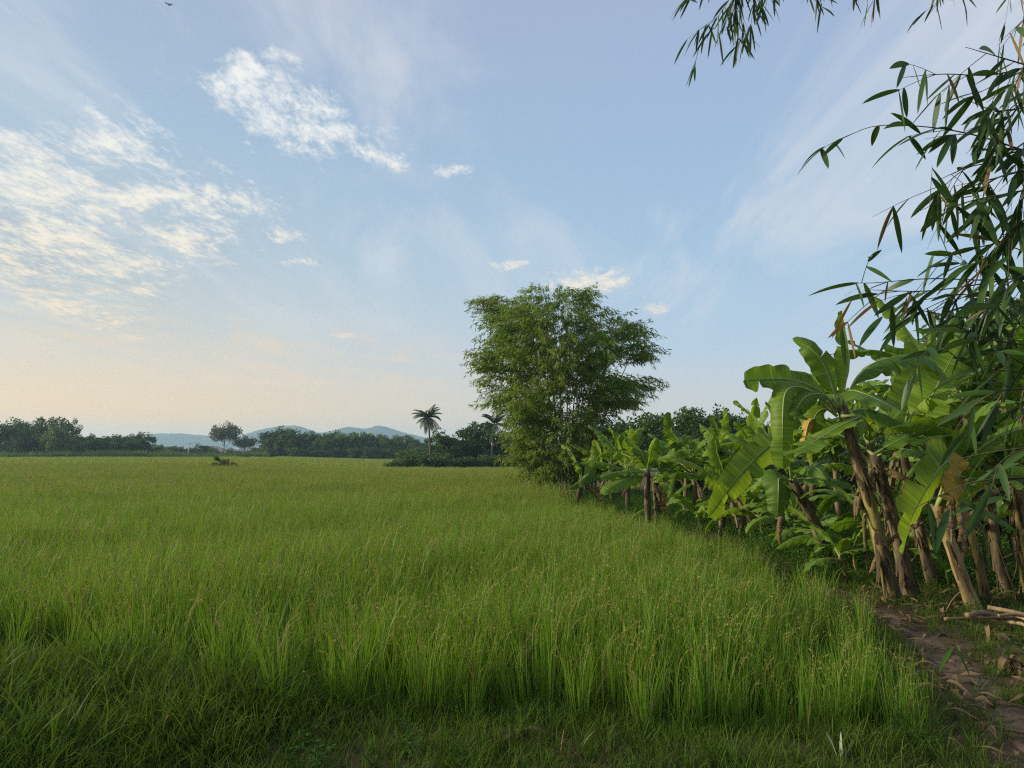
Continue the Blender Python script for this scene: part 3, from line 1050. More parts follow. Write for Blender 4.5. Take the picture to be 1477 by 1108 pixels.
wl = plain_mat('whitewash', (.72, .72, .70))
pk = plain_mat('pinkish_roof_tiles', (.42, .25, .20))
wr = plain_mat('white_metal_roof', (.75, .77, .78), .4)
house(309, 232, 6, 5, 2.4, plain_mat('cream_wall', (.55, .48, .40)), pk, 'small house with pinkish roof among bushes left of the lone tall tree')
house(338, 226, 4.5, 5, 2.3, wl, wr, 'small white house with pale roof under the lone tall tree')
house(360, 228, 6.5, 5, 2.4, wl, wr, 'white house with pale roof among bushes right of the airy tree')


def pole(px, Y, top, label, r, mat):
    x = at(px, HOR, Y)[0]
    z = gz(x, Y)
    h = at(px, top, Y)[2] - z
    o = empty('utility_pole', (x, Y, z), label, 'pole')
    mb = MB()
    tube(mb, [(0, 0, -.4), (0, 0, h * .5), (0, 0, h)], [r, r * .9, r * .75], 8)
    mb.build('shaft', mat, o)
    mb = MB()
    box(mb, (0, 0, h * .93), (1.3, .09, .11))
    mb.build('crossarm', mat, o, smooth=False)


conc = plain_mat('concrete_pole', (.50, .49, .46))
pole(272, 188, 638, 'pale concrete utility pole standing before the bushes left of the dark rounded tree', .16, conc)
pole(370, 200, 646, 'pale pole at the left end of the long treeline', .13, conc)

# ------------------------------------------------------------------ bamboo clump in the middle distance
BY = 24.0
bc = empty('bamboo_clump', (1.7, BY, gz(1.7, BY)), 'tall bushy bamboo clump standing at the edge of the rice field', 'bamboo')
bo = np.array(bc.location)
# half-silhouette of the crown: height -> left and right reach (metres at the clump)
prof = np.array([(at(0, py, BY)[2], at(l, py, BY)[0], at(r_, py, BY)[0]) for py, l, r_ in
                 ((716, 772, 872), (690, 752, 892), (660, 736, 902), (630, 726, 915), (600, 712, 928), (575, 690, 945), (550, 688, 955), (525, 672, 964), (505, 680, 955), (480, 690, 940), (455, 688, 940), (440, 682, 930), (428, 692, 905), (418, 750, 875), (408, 790, 815))])


def crown_reach(z):
    return np.interp(z, prof[:, 0], prof[:, 1]), np.interp(z, prof[:, 0], prof[:, 2])


culm_tops = []
for i in range(20):
    a = i * 2.4
    q = 1.05 * math.sqrt((i + .5) / 20)
    b0 = np.array([1.75 + q * 1.15 * math.cos(a), BY + q * math.sin(a), 0])
    b0[2] = gz(b0[0], b0[1]) - .1
    ht = rng.uniform(4.8, 6.6)
    l_, r_ = crown_reach(ht)
    tx = lerp(l_, r_, np.clip(.5 + .42 * math.cos(a) * rng.uniform(.5, 1), .05, .95))
    ty = BY + 2.3 * math.sin(a) * rng.uniform(.3, 1)
    P = catmull([b0, lerp(b0, np.array([tx, ty, ht]), .45) + np.array([-(tx - b0[0]) * .22, -(ty - b0[1]) * .22, .3]), (tx, ty, ht)], 16) - bo
    mb = MB()
    rad = rng.uniform(.03, .05)
    # node rings
    PP = catmull(P, 61)
    rr = np.linspace(rad, rad * .3, 61) * (1 + .16 * (np.arange(61) % 4 == 0))
    tube(mb, PP, rr, 7)
    mb.build('culm', M['culm'], bc)
    culm_tops.append(P + bo)
# foliage: drooping sprays on arching branchlets filling the crown
def sprays(mb, ST, DIR, L, nl, leaf, wid, twig_r=.004, droop=.9):
    for s, d, l in zip(ST, DIR, L):
        t = np.linspace(0, 1, 7)
        dd = norm(d[None] + np.array([0, 0, -droop])[None] * (t[:, None] ** 1.5))
        P = s + np.vstack([[0, 0, 0], np.cumsum(dd[:-1] * l / 6, 0)])
        tube(mb, P, np.linspace(twig_r, twig_r * .4, 7), 3, 1, cap=False)
        tt = rng.uniform(.1, 1, nl)
        C = np.stack([np.interp(tt, t, P[:, c]) for c in range(3)], -1) + rng.normal(0, .035, (nl, 3))
        Tn = np.stack([np.interp(tt, t, dd[:, c]) for c in range(3)], -1)
        D = norm(Tn * .8 + rng.normal(0, .45, (nl, 3)) + [0, 0, -.5])
        Sd = norm(np.cross(D, rand_dirs(nl)))
        tone = rng.random() * .65
        diamonds(mb, C, D, Sd, leaf * rng.uniform(.6, 1.25, nl), wid * rng.uniform(.7, 1.2, nl), 0, np.clip(tone + .35 * rng.random(nl), 0, 1))


def crown_points(n, shell):
    out, dr = [], []
    while len(out) < n:
        z = rng.uniform(.1, prof[-1, 0] - .45)
        # thin the lower skirt a little, leave wandering gaps
        l_, r_ = crown_reach(z)
        c, hw = (l_ + r_) / 2, (r_ - l_) / 2
        a = rng.random() * 2 * PI
        q = rng.random() ** (.3 if shell else .6)
        x, y = c + hw * q * math.cos(a) * .93, BY + hw * .8 * q * math.sin(a)
        g = wob(x * 1.0, y * 1.0 + z * 1.6, 1.25, 1.0)
        if g < -.16 and z > 1.8 and q > .5:
            continue
        if z < 2.3 and rng.random() < (1 if z < .8 else .42):
            continue
        if x > c + .45 * hw and wob(z, z * 0, 3.4, .5) < -.15 and z > 2.4:
            continue
        out.append((x, y, z))
        dr.append(norm(np.array([math.cos(a) * (.6 + .5 * q),   .8 * math.sin(a), rng.uniform(-.05, .7)])))
    return np.array(out), np.array(dr)


for part_n in range(4):
    mb = MB()
    ST, DR = crown_points(600, True) if part_n < 3 else crown_points(380, False)
    sprays(mb, ST - DR * .55 - bo, DR, rng.uniform(.5, 1.25, len(ST)), 40, .18, .034)
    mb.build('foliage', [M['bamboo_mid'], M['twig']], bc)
# leafy skirt low down
mb = MB()
for P in culm_tops:
    m = 60
    tt = rng.uniform(.14, .6, m)
    C = np.stack([np.interp(tt, np.linspace(0, 1, len(P)), P[:, c]) for c in range(3)], -1) - bo + rng.normal(0, .22, (m, 3))
    D = norm(rand_dirs(m) + [0, 0, -.4])
    diamonds(mb, C, D, norm(np.cross(D, rand_dirs(m))), rng.uniform(.1, .2, m), rng.uniform(.02, .04, m), 0)
mb.build('stem_leaves', M['bamboo_mid'], bc)

# ------------------------------------------------------------------ banana plants
def banana_leaf(parent, pts, width, hint, mats, fold=.35, tears=5, seed=0, pet=.12, roll=0.0, droop=0.0, tip_blunt=.55, name='leaf', base_w=.5):
    """pts: midrib control points (local), hint: rough direction the upper face looks"""
    r = np.random.default_rng(seed)
    n = 44
    P = catmull(pts, n)
    T = norm(np.gradient(P, axis=0))
    H = np.broadcast_to(np.asarray(hint, float), P.shape)
    SD = norm(np.cross(T, H))
    NR = norm(np.cross(SD, T))
    if roll:
        SD, NR = SD * math.cos(roll) + NR * math.sin(roll), NR * math.cos(roll) - SD * math.sin(roll)
    t = np.linspace(0, 1, n)
    tb = np.clip((t - pet) / (1 - pet), 0, 1)
    w = width * .5 * np.minimum(1, (tb * 5 + .02)) ** base_w * np.clip(1 - tb ** 3.5, 0, 1) ** tip_blunt
    w = np.where(t < pet, 0.004, np.maximum(w, .004))
    mb = MB()
    for sgn in (-1, 1):
        # split this half into flaps along the side veins
        cuts = sorted(r.choice(np.arange(8, n - 3), size=min(tears, 14), replace=False)) if tears else []
        bounds = [int(pet * n)] + [c for c in cuts] + [n - 1]
        off_t = 0
        for a, b_ in zip(bounds[:-1], bounds[1:]):
            if b_ - a < 1:
                continue
            idx = np.arange(a, b_ + 1)
            extra = r.normal(0, .30) if tears else 0
            m = 6
            s = np.linspace(0, 1, m)
            ph = fold + extra + droop * 1.0
            tb_ = (idx - a) / max(b_ - a, 1)
            shrink = 1 - .16 * np.abs(tb_ * 2 - 1) ** 3 * (1 if tears else 0)
            rip = .05 * np.sin(idx * .9 + r.random() * 6) * width
            V = []
            for j, ss in enumerate(s):
                ang = -ph * (.35 + .9 * ss)
                lat = (math.cos(ang)) * ss
                dn = math.sin(ang) * ss
                fw = T[idx] * (w[idx] * ss * .22)[:, None]
                V.append(P[idx] + SD[idx] * (sgn * w[idx] * lat * shrink)[:, None] + NR[idx] * (w[idx] * dn * shrink + rip * ss ** 2)[:, None] + fw)
            V = np.array(V)
            cnt = len(idx)
            jj = (np.arange(m - 1) * cnt)[:, None] + np.arange(cnt - 1)[None]
            F = np.stack([jj, jj + 1, jj + cnt + 1, jj + cnt], -1).reshape(-1, 4)
            if sgn > 0:
                F = F[:, ::-1]
            K = np.stack(np.broadcast_arrays(t[idx][None], s[:, None], np.full((1, 1), np.clip(.5 + extra, 0, 1))), -1)
            K = K + np.array([0.02, 0, 0]) * s[:, None, None]
            mb.add(V.reshape(-1, 3), F, K)
    o = mb.build(name, mats[0], parent)
    mr = MB()
    tube(mr, P - NR * .004, np.interp(t, [0, pet, 1], [.024, .014, .003]) * (width / .45) ** .5, 6, 0, rnd=r.random(), cap=False)
    mr.build('midrib', mats[1], o)
    return o


def px_pts(spec, org, Yd):
    """midrib control points from (px, py[, dY]) seen Yd metres ahead, local to org"""
    return [at(q[0], q[1], Yd + (q[2] if len(q) > 2 else 0)) - org for q in spec]


def leaf_arc(a, e0, L, bend, start):
    t = np.linspace(0, 1, 7)
    e = e0 - bend * t ** 1.3
    d = np.stack([np.cos(e) * math.cos(a), np.cos(e) * math.sin(a), np.sin(e)], -1) * L / 6
    return start + np.vstack([[0, 0, 0], np.cumsum(d[:-1], 0)])


def banana(bpx, Y, tpx, tpy, label, group=None, r0=.12, r1=.075, stem='stem', leaves=(), nrand=6, L=1.5, W=.42, seed=0, mats=('banana', 'banana_dark'),
           dY=0.0, elev=(15, 75), dry=2, amin=0, amax=2 * PI, droopy=1.0, shags=14, tears=(5, 14)):
    r = np.random.default_rng(seed)
    bx = at(bpx, HOR, Y)[0]
    org = np.array([bx, Y, gz(bx, Y)])
    o = empty('banana_plant', org, label, 'banana plant', group)
    r0, r1 = r0 * .72, r1 * .72
    top = at(tpx, tpy, Y + dY) - org
    P = catmull([(0, 0, -.12), top * .45 + [r.normal(0, .03), 0, -.02], top], 22)
    t = np.linspace(0, 1, 22)
    rr = lerp(r0, r1, t) * (1 + .25 * np.exp(-t * 12)) * (1 + .05 * np.sin(t * 21 + seed))
    mb = MB()
    tube(mb, P, rr, 14)
    # overlapping leaf bases spiral up the stem
    mb.build('pseudostem', M[stem], o)
    mb = MB()
    for i in range(int(shags * 1.7)):
        q = r.uniform(.05, .97)
        c = np.array([np.interp(q, t, P[:, k]) for k in range(3)])
        a = r.random() * 2 * PI
        rad = np.interp(q, t, rr)
        ln = r.uniform(.10, .42)
        tt = np.linspace(0, 1, 6)
        wv = r.normal(0, .03, 2)
        fl = r.uniform(.0, .05) if r.random() < .7 else r.uniform(.05, .14)
        Q = np.stack([c[0] + math.cos(a) * (rad * 1.04 + fl * tt ** 2) + wv[0] * tt, c[1] + math.sin(a) * (rad * 1.04 + fl * tt ** 2) + wv[1] * tt, c[2] - ln * tt + .0 * tt], -1)
        # follow the lean of the stem downward
        qd = np.clip(q - ln / max(top[2], .3) * tt, 0, 1)
        cc = np.stack([np.interp(qd, t, P[:, k]) for k in range(2)], -1)
        Q[:, :2] += cc - c[:2]
        sd = np.array([-math.sin(a), math.cos(a), 0])
        Wd = r.uniform(.010, .040) * (r0 / .1) * (1 - .55 * tt) * (1 + .25 * np.sin(tt * 9 + i))
        ribbons3(mb, Q[None], Wd[None], np.broadcast_to(sd, (1, 6, 3)), np.broadcast_to([-math.cos(a), -math.sin(a), 0], (1, 6, 3)), .5)
    if shags:
        mb.build('dry_sheath', M['sheath'], o)
    for i, lf in enumerate(leaves):
        banana_leaf(o, px_pts(lf['p'], org, Y + dY), lf.get('w', W), lf.get('h', (0, -.3, 1)), (M[lf.get('m', mats[0])], M['midrib']), lf.get('f', .35), lf.get('t', 4), seed * 31 + i,
                    lf.get('pet', .1), lf.get('roll', 0), name=lf.get('n', 'leaf'), tip_blunt=lf.get('tb', .55))
    for i in range(nrand):
        a = amin + (amax - amin) * ((i + r.uniform(-.3, .3)) / max(nrand, 1) if amax - amin < 6 else (i * .382 + r.uniform(-.05, .05)) % 1)
        e0 = R(r.uniform(*elev))
        LL = L * r.uniform(.75, 1.15)
        bend = R(r.uniform(45, 120)) * droopy
        pts = leaf_arc(a, e0, LL, bend, top + [0, 0, -.03 * i * .5])
        hint = norm(np.array([-math.cos(a) * .4, -math.sin(a) * .4, 1.0]) + r.normal(0, .25, 3))
        banana_leaf(o, pts, W * r.uniform(.62, .95), hint, (M[mats[int(r.random() < .5)]], M['midrib']), r.uniform(.15, .6), int(r.integers(*tears)), seed * 57 + i, .12, r.normal(0, .25))
    for i in range(dry):
        a = r.random() * 2 * PI
        pts = leaf_arc(a, R(r.uniform(-50, -5)), L * .7, R(r.uniform(40, 75)), top + [0, 0, -.12])
        banana_leaf(o, pts, W * .34, (math.cos(a), math.sin(a), .4), (M['banana_dry'], M['sheath']), .75, 14, seed * 91 + i, .12, name='dry_leaf')
    return o


CAMH = (0, -1, .15)
banana(1282, 7.75, 1214, 585, 'largest banana plant with thick brown and yellow stem and leaves against the sky', r0=.115, r1=.075, seed=1, nrand=0, dry=0, shags=34, leaves=[
    dict(p=[(1212, 590), (1221, 545), (1224, 512), (1214, 448, .1)], w=.30, h=(.55, -1, .1), f=.55, t=1, pet=.16),
    dict(p=[(1210, 590), (1192, 535), (1172, 505), (1143, 488, .15)], w=.30, h=(.25, -.9, -.4), f=.4, t=2, m='banana_dark', pet=.18),
    dict(p=[(1208, 592), (1180, 562), (1135, 547), (1073, 549, -.25)], w=.34, h=(0, -1, .3), f=.2, t=2, m='banana_dark', pet=.18, tb=.3),
    dict(p=[(1206, 595, 0), (1165, 562, -.1), (1136, 562, -.3), (1129, 600, -.4), (1130, 676, -.4)], w=.31, h=(-.35, -1, .25), f=.4, t=2, pet=.25, tb=.25),
    dict(p=[(1214, 590), (1222, 565, -.2), (1248, 568, -.5), (1310, 598, -.9)], w=.36, h=(0, -.5, 1), f=.3, t=3, m='banana_dark', pet=.15),
    dict(p=[(1216, 590), (1236, 545, .1), (1270, 520, .2), (1335, 515, .3), (1380, 560, .4)], w=.46, h=(-.3, -.4, 1), f=.5, t=4, m='banana_dark', pet=.15),
    dict(p=[(1214, 600, -.1), (1240, 600, -.3), (1205, 618, -.6), (1160, 645, -.9), (1130, 658, -1.0)], w=.40, h=(0, -.6, 1), f=.3, t=4, m='banana', pet=.1),
    dict(p=[(1208, 592), (1190, 570, -.1), (1165, 570, -.3), (1150, 590, -.4), (1165, 605, -.4)], w=.30, h=(0, -.6, .8), f=.5, t=3, m='banana_dark', pet=.2),
    dict(p=[(1209, 612), (1185, 605), (1168, 608), (1160, 640)], w=.26, h=(-.3, -1, .2), f=.9, t=6, m='banana_old', n='yellow_leaf', pet=.35),
    dict(p=[(1208, 600), (1190, 590), (1176, 600), (1172, 625)], w=.28, h=(-.4, -1, .3), f=.4, t=2, pet=.25),
    dict(p=[(1216, 600, .1), (1245, 590, .3), (1300, 610, .6), (1340, 660, .8)], w=.42, h=(0, -.5, 1), f=.4, t=5, m='banana_dark'),
])
banana(1306, 7.95, 1262, 655, 'short dark leaning banana stem right behind the largest one', r0=.11, r1=.08, stem='stem_brown', seed=2, nrand=3, dry=3, L=1.0, shags=36, elev=(0, 40), mats=('banana_dark', 'banana_dark'))
banana(1192, 9.9, 1142, 692, 'leaning banana plant with brown stem and one huge drooping leaf', r0=.13, r1=.08, stem='stem_brown', seed=3, nrand=3, dry=3, L=1.2, shags=30, elev=(10, 50), leaves=[
    dict(p=[(1143, 695, 0), (1135, 655, -.3), (1118, 638, -.6), (1070, 682, -.9), (1022, 745, -1.1)], w=.44, h=(.55, -.7, .65), f=.25, t=4, pet=.14, tb=.4),
    dict(p=[(1143, 695), (1125, 690, -.2), (1123, 705, -.3), (1122, 745, -.3)], w=.45, h=(-.3, -1, .3), f=.6, t=3, m='banana_dark', pet=.15),
    dict(p=[(1146, 692), (1160, 690, -.1), (1190, 690, -.3), (1228, 700, -.4)], w=.30, h=(0, -.6, 1), f=.3, t=0, m='banana_dark', pet=.1),
    dict(p=[(1143, 692), (1135, 660, .1), (1118, 628, .1), (1108, 612, .1)], w=.26, h=(.4, -1, .2), f=.5, t=1, pet=.2)])
banana(1338, 8.5, 1300, 640, 'slim brown banana stem between the largest plant and the yellow stem', r0=.09, r1=.06, stem='stem_brown', seed=4, nrand=4, dry=2, L=1.5, shags=22, amin=-2.4, amax=1.2, elev=(20, 70), leaves=[
    dict(p=[(1300, 640), (1308, 600, .2), (1318, 560, .3), (1310, 520, .4)], w=.55, h=(-.2, -1, .1), f=.15, t=1, pet=.15),
    dict(p=[(1300, 640), (1325, 610, 0), (1350, 560, 0), (1388, 488, 0)], w=.50, h=(-.5, -.9, .2), f=.15, t=2, pet=.2)])
banana(1396, 7.55, 1352, 730, 'banana plant with smooth bright yellow leaning stem', r0=.10, r1=.075, stem='stem_yellow', seed=5, nrand=3, dry=1, L=1.4, shags=8, amin=-1.2, amax=1.4, elev=(30, 70), leaves=[
    dict(p=[(1352, 732, 0), (1372, 690, -.2), (1362, 668, -.4), (1318, 740, -.6), (1302, 800, -.65)], w=.52, h=(.75, -.6, .5), f=.2, t=2, pet=.14),
    dict(p=[(1352, 730), (1365, 690, -.1), (1385, 680, -.3), (1370, 725, -.5)], w=.40, h=(.3, -1, .3), f=.4, t=2, m='banana_old', pet=.2)])
banana(1412, 7.8, 1372, 685, 'thin brown banana stem touching the yellow stem', r0=.075, r1=.05, stem='stem', seed=6, nrand=4, dry=2, L=1.5, shags=16, elev=(30, 78), amin=-1.6, amax=1.6)
banana(1445, 8.1, 1424, 690, 'banana plant with peeling pale brown stem near the right edge', r0=.09, r1=.065, stem='stem_brown', seed=8, nrand=5, dry=3, L=1.5, shags=20, elev=(20, 75))
banana(1476, 7.9, 1466, 680, 'rightmost banana plant cut by the photo edge', r0=.11, r1=.07, stem='stem', seed=9, nrand=5, dry=3, L=1.5, shags=18, elev=(20, 75))
# middle stand
banana(936, 15.2, 934, 678, 'small banana plant with bright upright leaves in the middle of the stand', r0=.11, r1=.08, stem='stem_brown', seed=10, nrand=5, elev=(25, 80), droopy=.7, dry=2, L=1.35, W=.42, shags=14, leaves=[
    dict(p=[(934, 680), (925, 660), (918, 650), (912, 644)], w=.42, h=(.3, -1, .2), f=.2, t=1),
    dict(p=[(936, 680), (940, 655), (946, 632)], w=.40, h=(-.3, -1, .1), f=.35, t=2),
    dict(p=[(936, 680), (950, 662, -.1), (970, 655, -.3), (985, 648, -.3)], w=.34, h=(0, -1, .6), f=.3, t=4),
    dict(p=[(932, 682), (910, 680, -.3), (885, 682, -.5), (866, 690, -.6)], w=.36, h=(0, -.7, 1), f=.3, t=3, m='banana_dark'),
    dict(p=[(932, 684), (905, 690, -.5), (880, 702, -.8), (868, 714, -.9)], w=.44, h=(-.2, -.7, .9), f=.3, t=3)])
banana(948, 15.3, 944, 690, 'small banana plant crowded against its bright upright neighbour', r0=.10, r1=.08, stem='stem_brown', seed=11, nrand=4, dry=3, L=1.2, shags=14)
banana(1036, 13.4, 1046, 700, 'small banana plant with one upright rolled leaf', r0=.09, r1=.07, stem='stem', seed=12, nrand=6, dry=2, L=1.4, shags=14, leaves=[
    dict(p=[(1046, 702), (1042, 680), (1034, 655), (1030, 630)], w=.34, h=(.6, -1, .1), f=.6, t=0, pet=.2),
    dict(p=[(1046, 702), (1060, 680), (1066, 662), (1062, 650)], w=.42, h=(-.3, -1, .2), f=.2, t=2, m='banana_dark'),
    dict(p=[(1046, 704), (1030, 690, -.2), (1018, 680, -.3), (1010, 675, -.3)], w=.5, h=(0, -1, .4), f=.3, t=2)])
banana(1062, 13.2, 1068, 715, 'small banana plant with pale peeling stem right of the rolled leaf', r0=.08, r1=.06, stem='stem', seed=13, nrand=6, dry=2, L=1.2, shags=14, elev=(0, 60))
banana(828, 19, 838, 692, 'banana plant growing against the foot of the bamboo clump', r0=.11, r1=.09, stem='stem_brown', seed=14, nrand=3, dry=3, L=1.3, shags=14, leaves=[
    dict(p=[(838, 692), (850, 680), (862, 660), (857, 634)], w=.45, h=(.2, -1, .1), f=.2, t=1),
    dict(p=[(838, 692), (850, 682, -.3), (842, 690, -.6), (820, 705, -.8)], w=.45, h=(-.3, -.6, 1), f=.4, t=2, m='banana_dark')])
GB = 'banana plants crowded together behind the front row'
for i, (bp, Y, tp, tpy, L) in enumerate(((905, 18, 905, 676, 1.5), (985, 17, 990, 672, 1.5), (1010, 16, 1000, 680, 1.4), (1090, 14, 1100, 690, 1.4), (1120, 13.5, 1128, 672, 1.5), (1165, 13, 1172, 668, 1.5),
                                          (1215, 12.5, 1205, 660, 1.5), (1250, 12, 1255, 640, 1.5), (885, 20, 880, 672, 1.4), (1030, 18, 1040, 668, 1.5), (970, 20, 965, 668, 1.4), (1075, 17.5, 1085, 664, 1.5))):
    banana(bp, Y, tp, tpy, 'banana plant with broad leaves in the crowded rows behind the front stems', GB, r0=.09, r1=.07, stem=('stem_brown', 'stem')[i % 2], seed=20 + i, nrand=8, dry=1, L=L, W=.45, shags=8, elev=(20, 86), droopy=.65)
GT = 'tall banana plants behind the bamboo branches'
for i, (bp, Y, tp, tpy, L) in enumerate(((1345, 10.8, 1345, 585, 1.8), (1400, 10.5, 1392, 575, 1.9), (1462, 10.2, 1450, 590, 1.8), (1425, 12, 1420, 560, 1.9), (1330, 12.5, 1322, 590, 1.7))):
    banana(bp, Y, tp, tpy, 'tall banana plant with backlit leaves behind the overhanging bamboo', GT, r0=.1, r1=.075, stem=('stem_brown', 'stem')[i % 2], seed=40 + i, nrand=9, dry=2, L=L, W=.5, shags=12, elev=(15, 86), droopy=.7)
# low young shoots between the stems
GY_ = 'young banana suckers between the stems'
for i, (px, Y, tpy, L) in enumerate(((1180, 10.6, 760, 1.0), (1205, 10.2, 770, .9), (1250, 8.9, 740, 1.0), (1285, 9.8, 730, 1.1), (1325, 9.4, 740, 1.0), (1345, 8.8, 770, .9), (1380, 9.0, 745, 1.0), (1420, 8.9, 760, .9), (1450, 9.2, 740, 1.0), (1080, 13, 740, .9), (1010, 14.5, 740, .9), (965, 16, 730, .9), (1130, 12, 745, .9), (1235, 9.3, 790, .8), (1268, 9.5, 760, .9), (1150, 11.5, 740, .9), (1100, 12.5, 745, .9), (1215, 8.9, 800, .7), (1360, 9.2, 760, .9), (1310, 9, 790, .8))):
    banana(px, Y, px - 4, tpy, 'young banana sucker with short leaves in the shade between stems', GY_, r0=.04, r1=.03, stem='stem', seed=60 + i, nrand=5, dry=0, L=L, W=.26, shags=0, elev=(5, 75), tears=(0, 2))

# ------------------------------------------------------------------ bamboo overhanging on the right
nb = empty('bamboo', (3.7, 3.4, gz(3.7, 3.4)), 'overhanging bamboo with long dark leaves reaching in from the upper right', 'bamboo')
no = np.array(nb.location)
for i, (bx_, by_, tx, ty, hz) in enumerate(((3.5, 3.2, 3.2, 2.6, 6.5), (3.8, 3.6, 3.5, 3.4, 7.0), (3.9, 3.0, 3.0, 1.2, 7.2), (4.3, 4.0, 1.2, 5.4, 5.75), (4.2, 3.6, 4.6, 4.4, 6.8), (3.6, 2.4, 1.6, .4, 6.6), (3.9, 2.2, 2.4, -1.4, 6.8))):
    g = gz(bx_, by_)
    if i == 3:
        P = catmull([(bx_, by_, g - .1), (4.35, 4.5, 3.2), (4.1, 4.9, 5.4), (2.7, 5.3, 6.3), (1.45, 5.4, 5.75)], 61)
    else:
        P = catmull([(bx_, by_, g - .1), (lerp(bx_, tx, .35) + .05, lerp(by_, ty, .4), hz * .5), (tx, ty, hz)], 61)
    mb = MB()
    tube(mb, P - no, np.linspace(.036, .012, 61) * (1 + .14 * (np.arange(61) % 5 == 0)), 9)
    mb.build('culm', M['culm'], nb)


def bamboo_leaves(mb, C, D, L, W, mat=0):
    n = len(C)
    s = 9
    t = np.linspace(0, 1, s)
    bend = rng.uniform(.1, .7, n)
    dd = norm(D[:, None] + np.array([0, 0, -1.0])[None, None] * (bend[:, None] * t[None] ** 1.2)[..., None])
    P = C[:, None] + np.concatenate([np.zeros((n, 1, 3)), np.cumsum(dd[:, :-1], 1)], 1) * (L / (s - 1))[:, None, None]
    ref = rand_dirs(n)
    sd = norm(np.cross(dd, (ref * .8 + np.array([0, -.2, .5]))[:, None]))
    nr = np.cross(sd, dd)
    w = W[:, None] * (np.clip(t, .015, 1) ** .5 * (1 - t ** 1.6) ** .85 * 1.35)[None] + .0006
    ribbons3(mb, P, w * .5, sd, nr, rng.uniform(-.1, .45), mat)


def branch(spec, Y, n, L=(.15, .25), W=(.022, .036), start=.0, spread=.55, down=.55, twigs=3, old=0.0):
    """a thin branch through photo points Y metres ahead with leaves on short side twigs"""
    P = catmull([at(q[0], q[1], Y + (q[2] if len(q) > 2 else 0)) for q in spec], 24)
    t = np.linspace(0, 1, 24)
    b_ = MB()
    tube(b_, P - no, np.linspace(.0042, .0012, 24), 5)
    C, D = [], []
    tw = []
    for i in range(twigs):
        q = rng.uniform(max(start, .1), .95)
        c = np.array([np.interp(q, t, P[:, k]) for k in range(3)])
        T_ = norm(np.gradient(P, axis=0))[int(q * 23)]
        d = norm(T_ * .9 + rng.normal(0, .5, 3) + [0, 0, -.25])
        l = rng.uniform(.12, .32)
        Q = c + d * l * np.linspace(0, 1, 6)[:, None] + np.array([0, 0, -.12 * l]) * (np.linspace(0, 1, 6) ** 2)[:, None]
        tube(b_, Q - no, np.linspace(.002, .0008, 6), 4, cap=False)
        tw.append(Q)
    o = b_.build('branch', M['twig'], nb)
    m_tw = int(n * .6) if twigs else 0
    for i in range(n):
        if i < m_tw:
            Q = tw[i % len(tw)]
            q = rng.uniform(.25, 1)
            c = np.array([np.interp(q, np.linspace(0, 1, 6), Q[:, k]) for k in range(3)])
            T_ = norm(Q[-1] - Q[0])
        else:
            q = rng.uniform(start, 1)
            c = np.array([np.interp(q, t, P[:, k]) for k in range(3)])
            T_ = norm(np.gradient(P, axis=0))[int(q * 23)]
        C.append(c)
        D.append(norm(T_ * .55 + rng.normal(0, spread, 3) * [1, .8, .7] + [0, 0, -down]))
    mb = MB()
    C, D = np.array(C), np.array(D)
    Ls = rng.uniform(*L, n)
    od = rng.random(n) < .07
    Ws = rng.uniform(*W, n)
    bamboo_leaves(mb, (C - no)[~od], D[~od], Ls[~od], Ws[~od])
    if od.any():
        bamboo_leaves(mb, (C - no)[od], D[od], Ls[od], Ws[od] * .7, 1)
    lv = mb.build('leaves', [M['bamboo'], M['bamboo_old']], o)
    return o


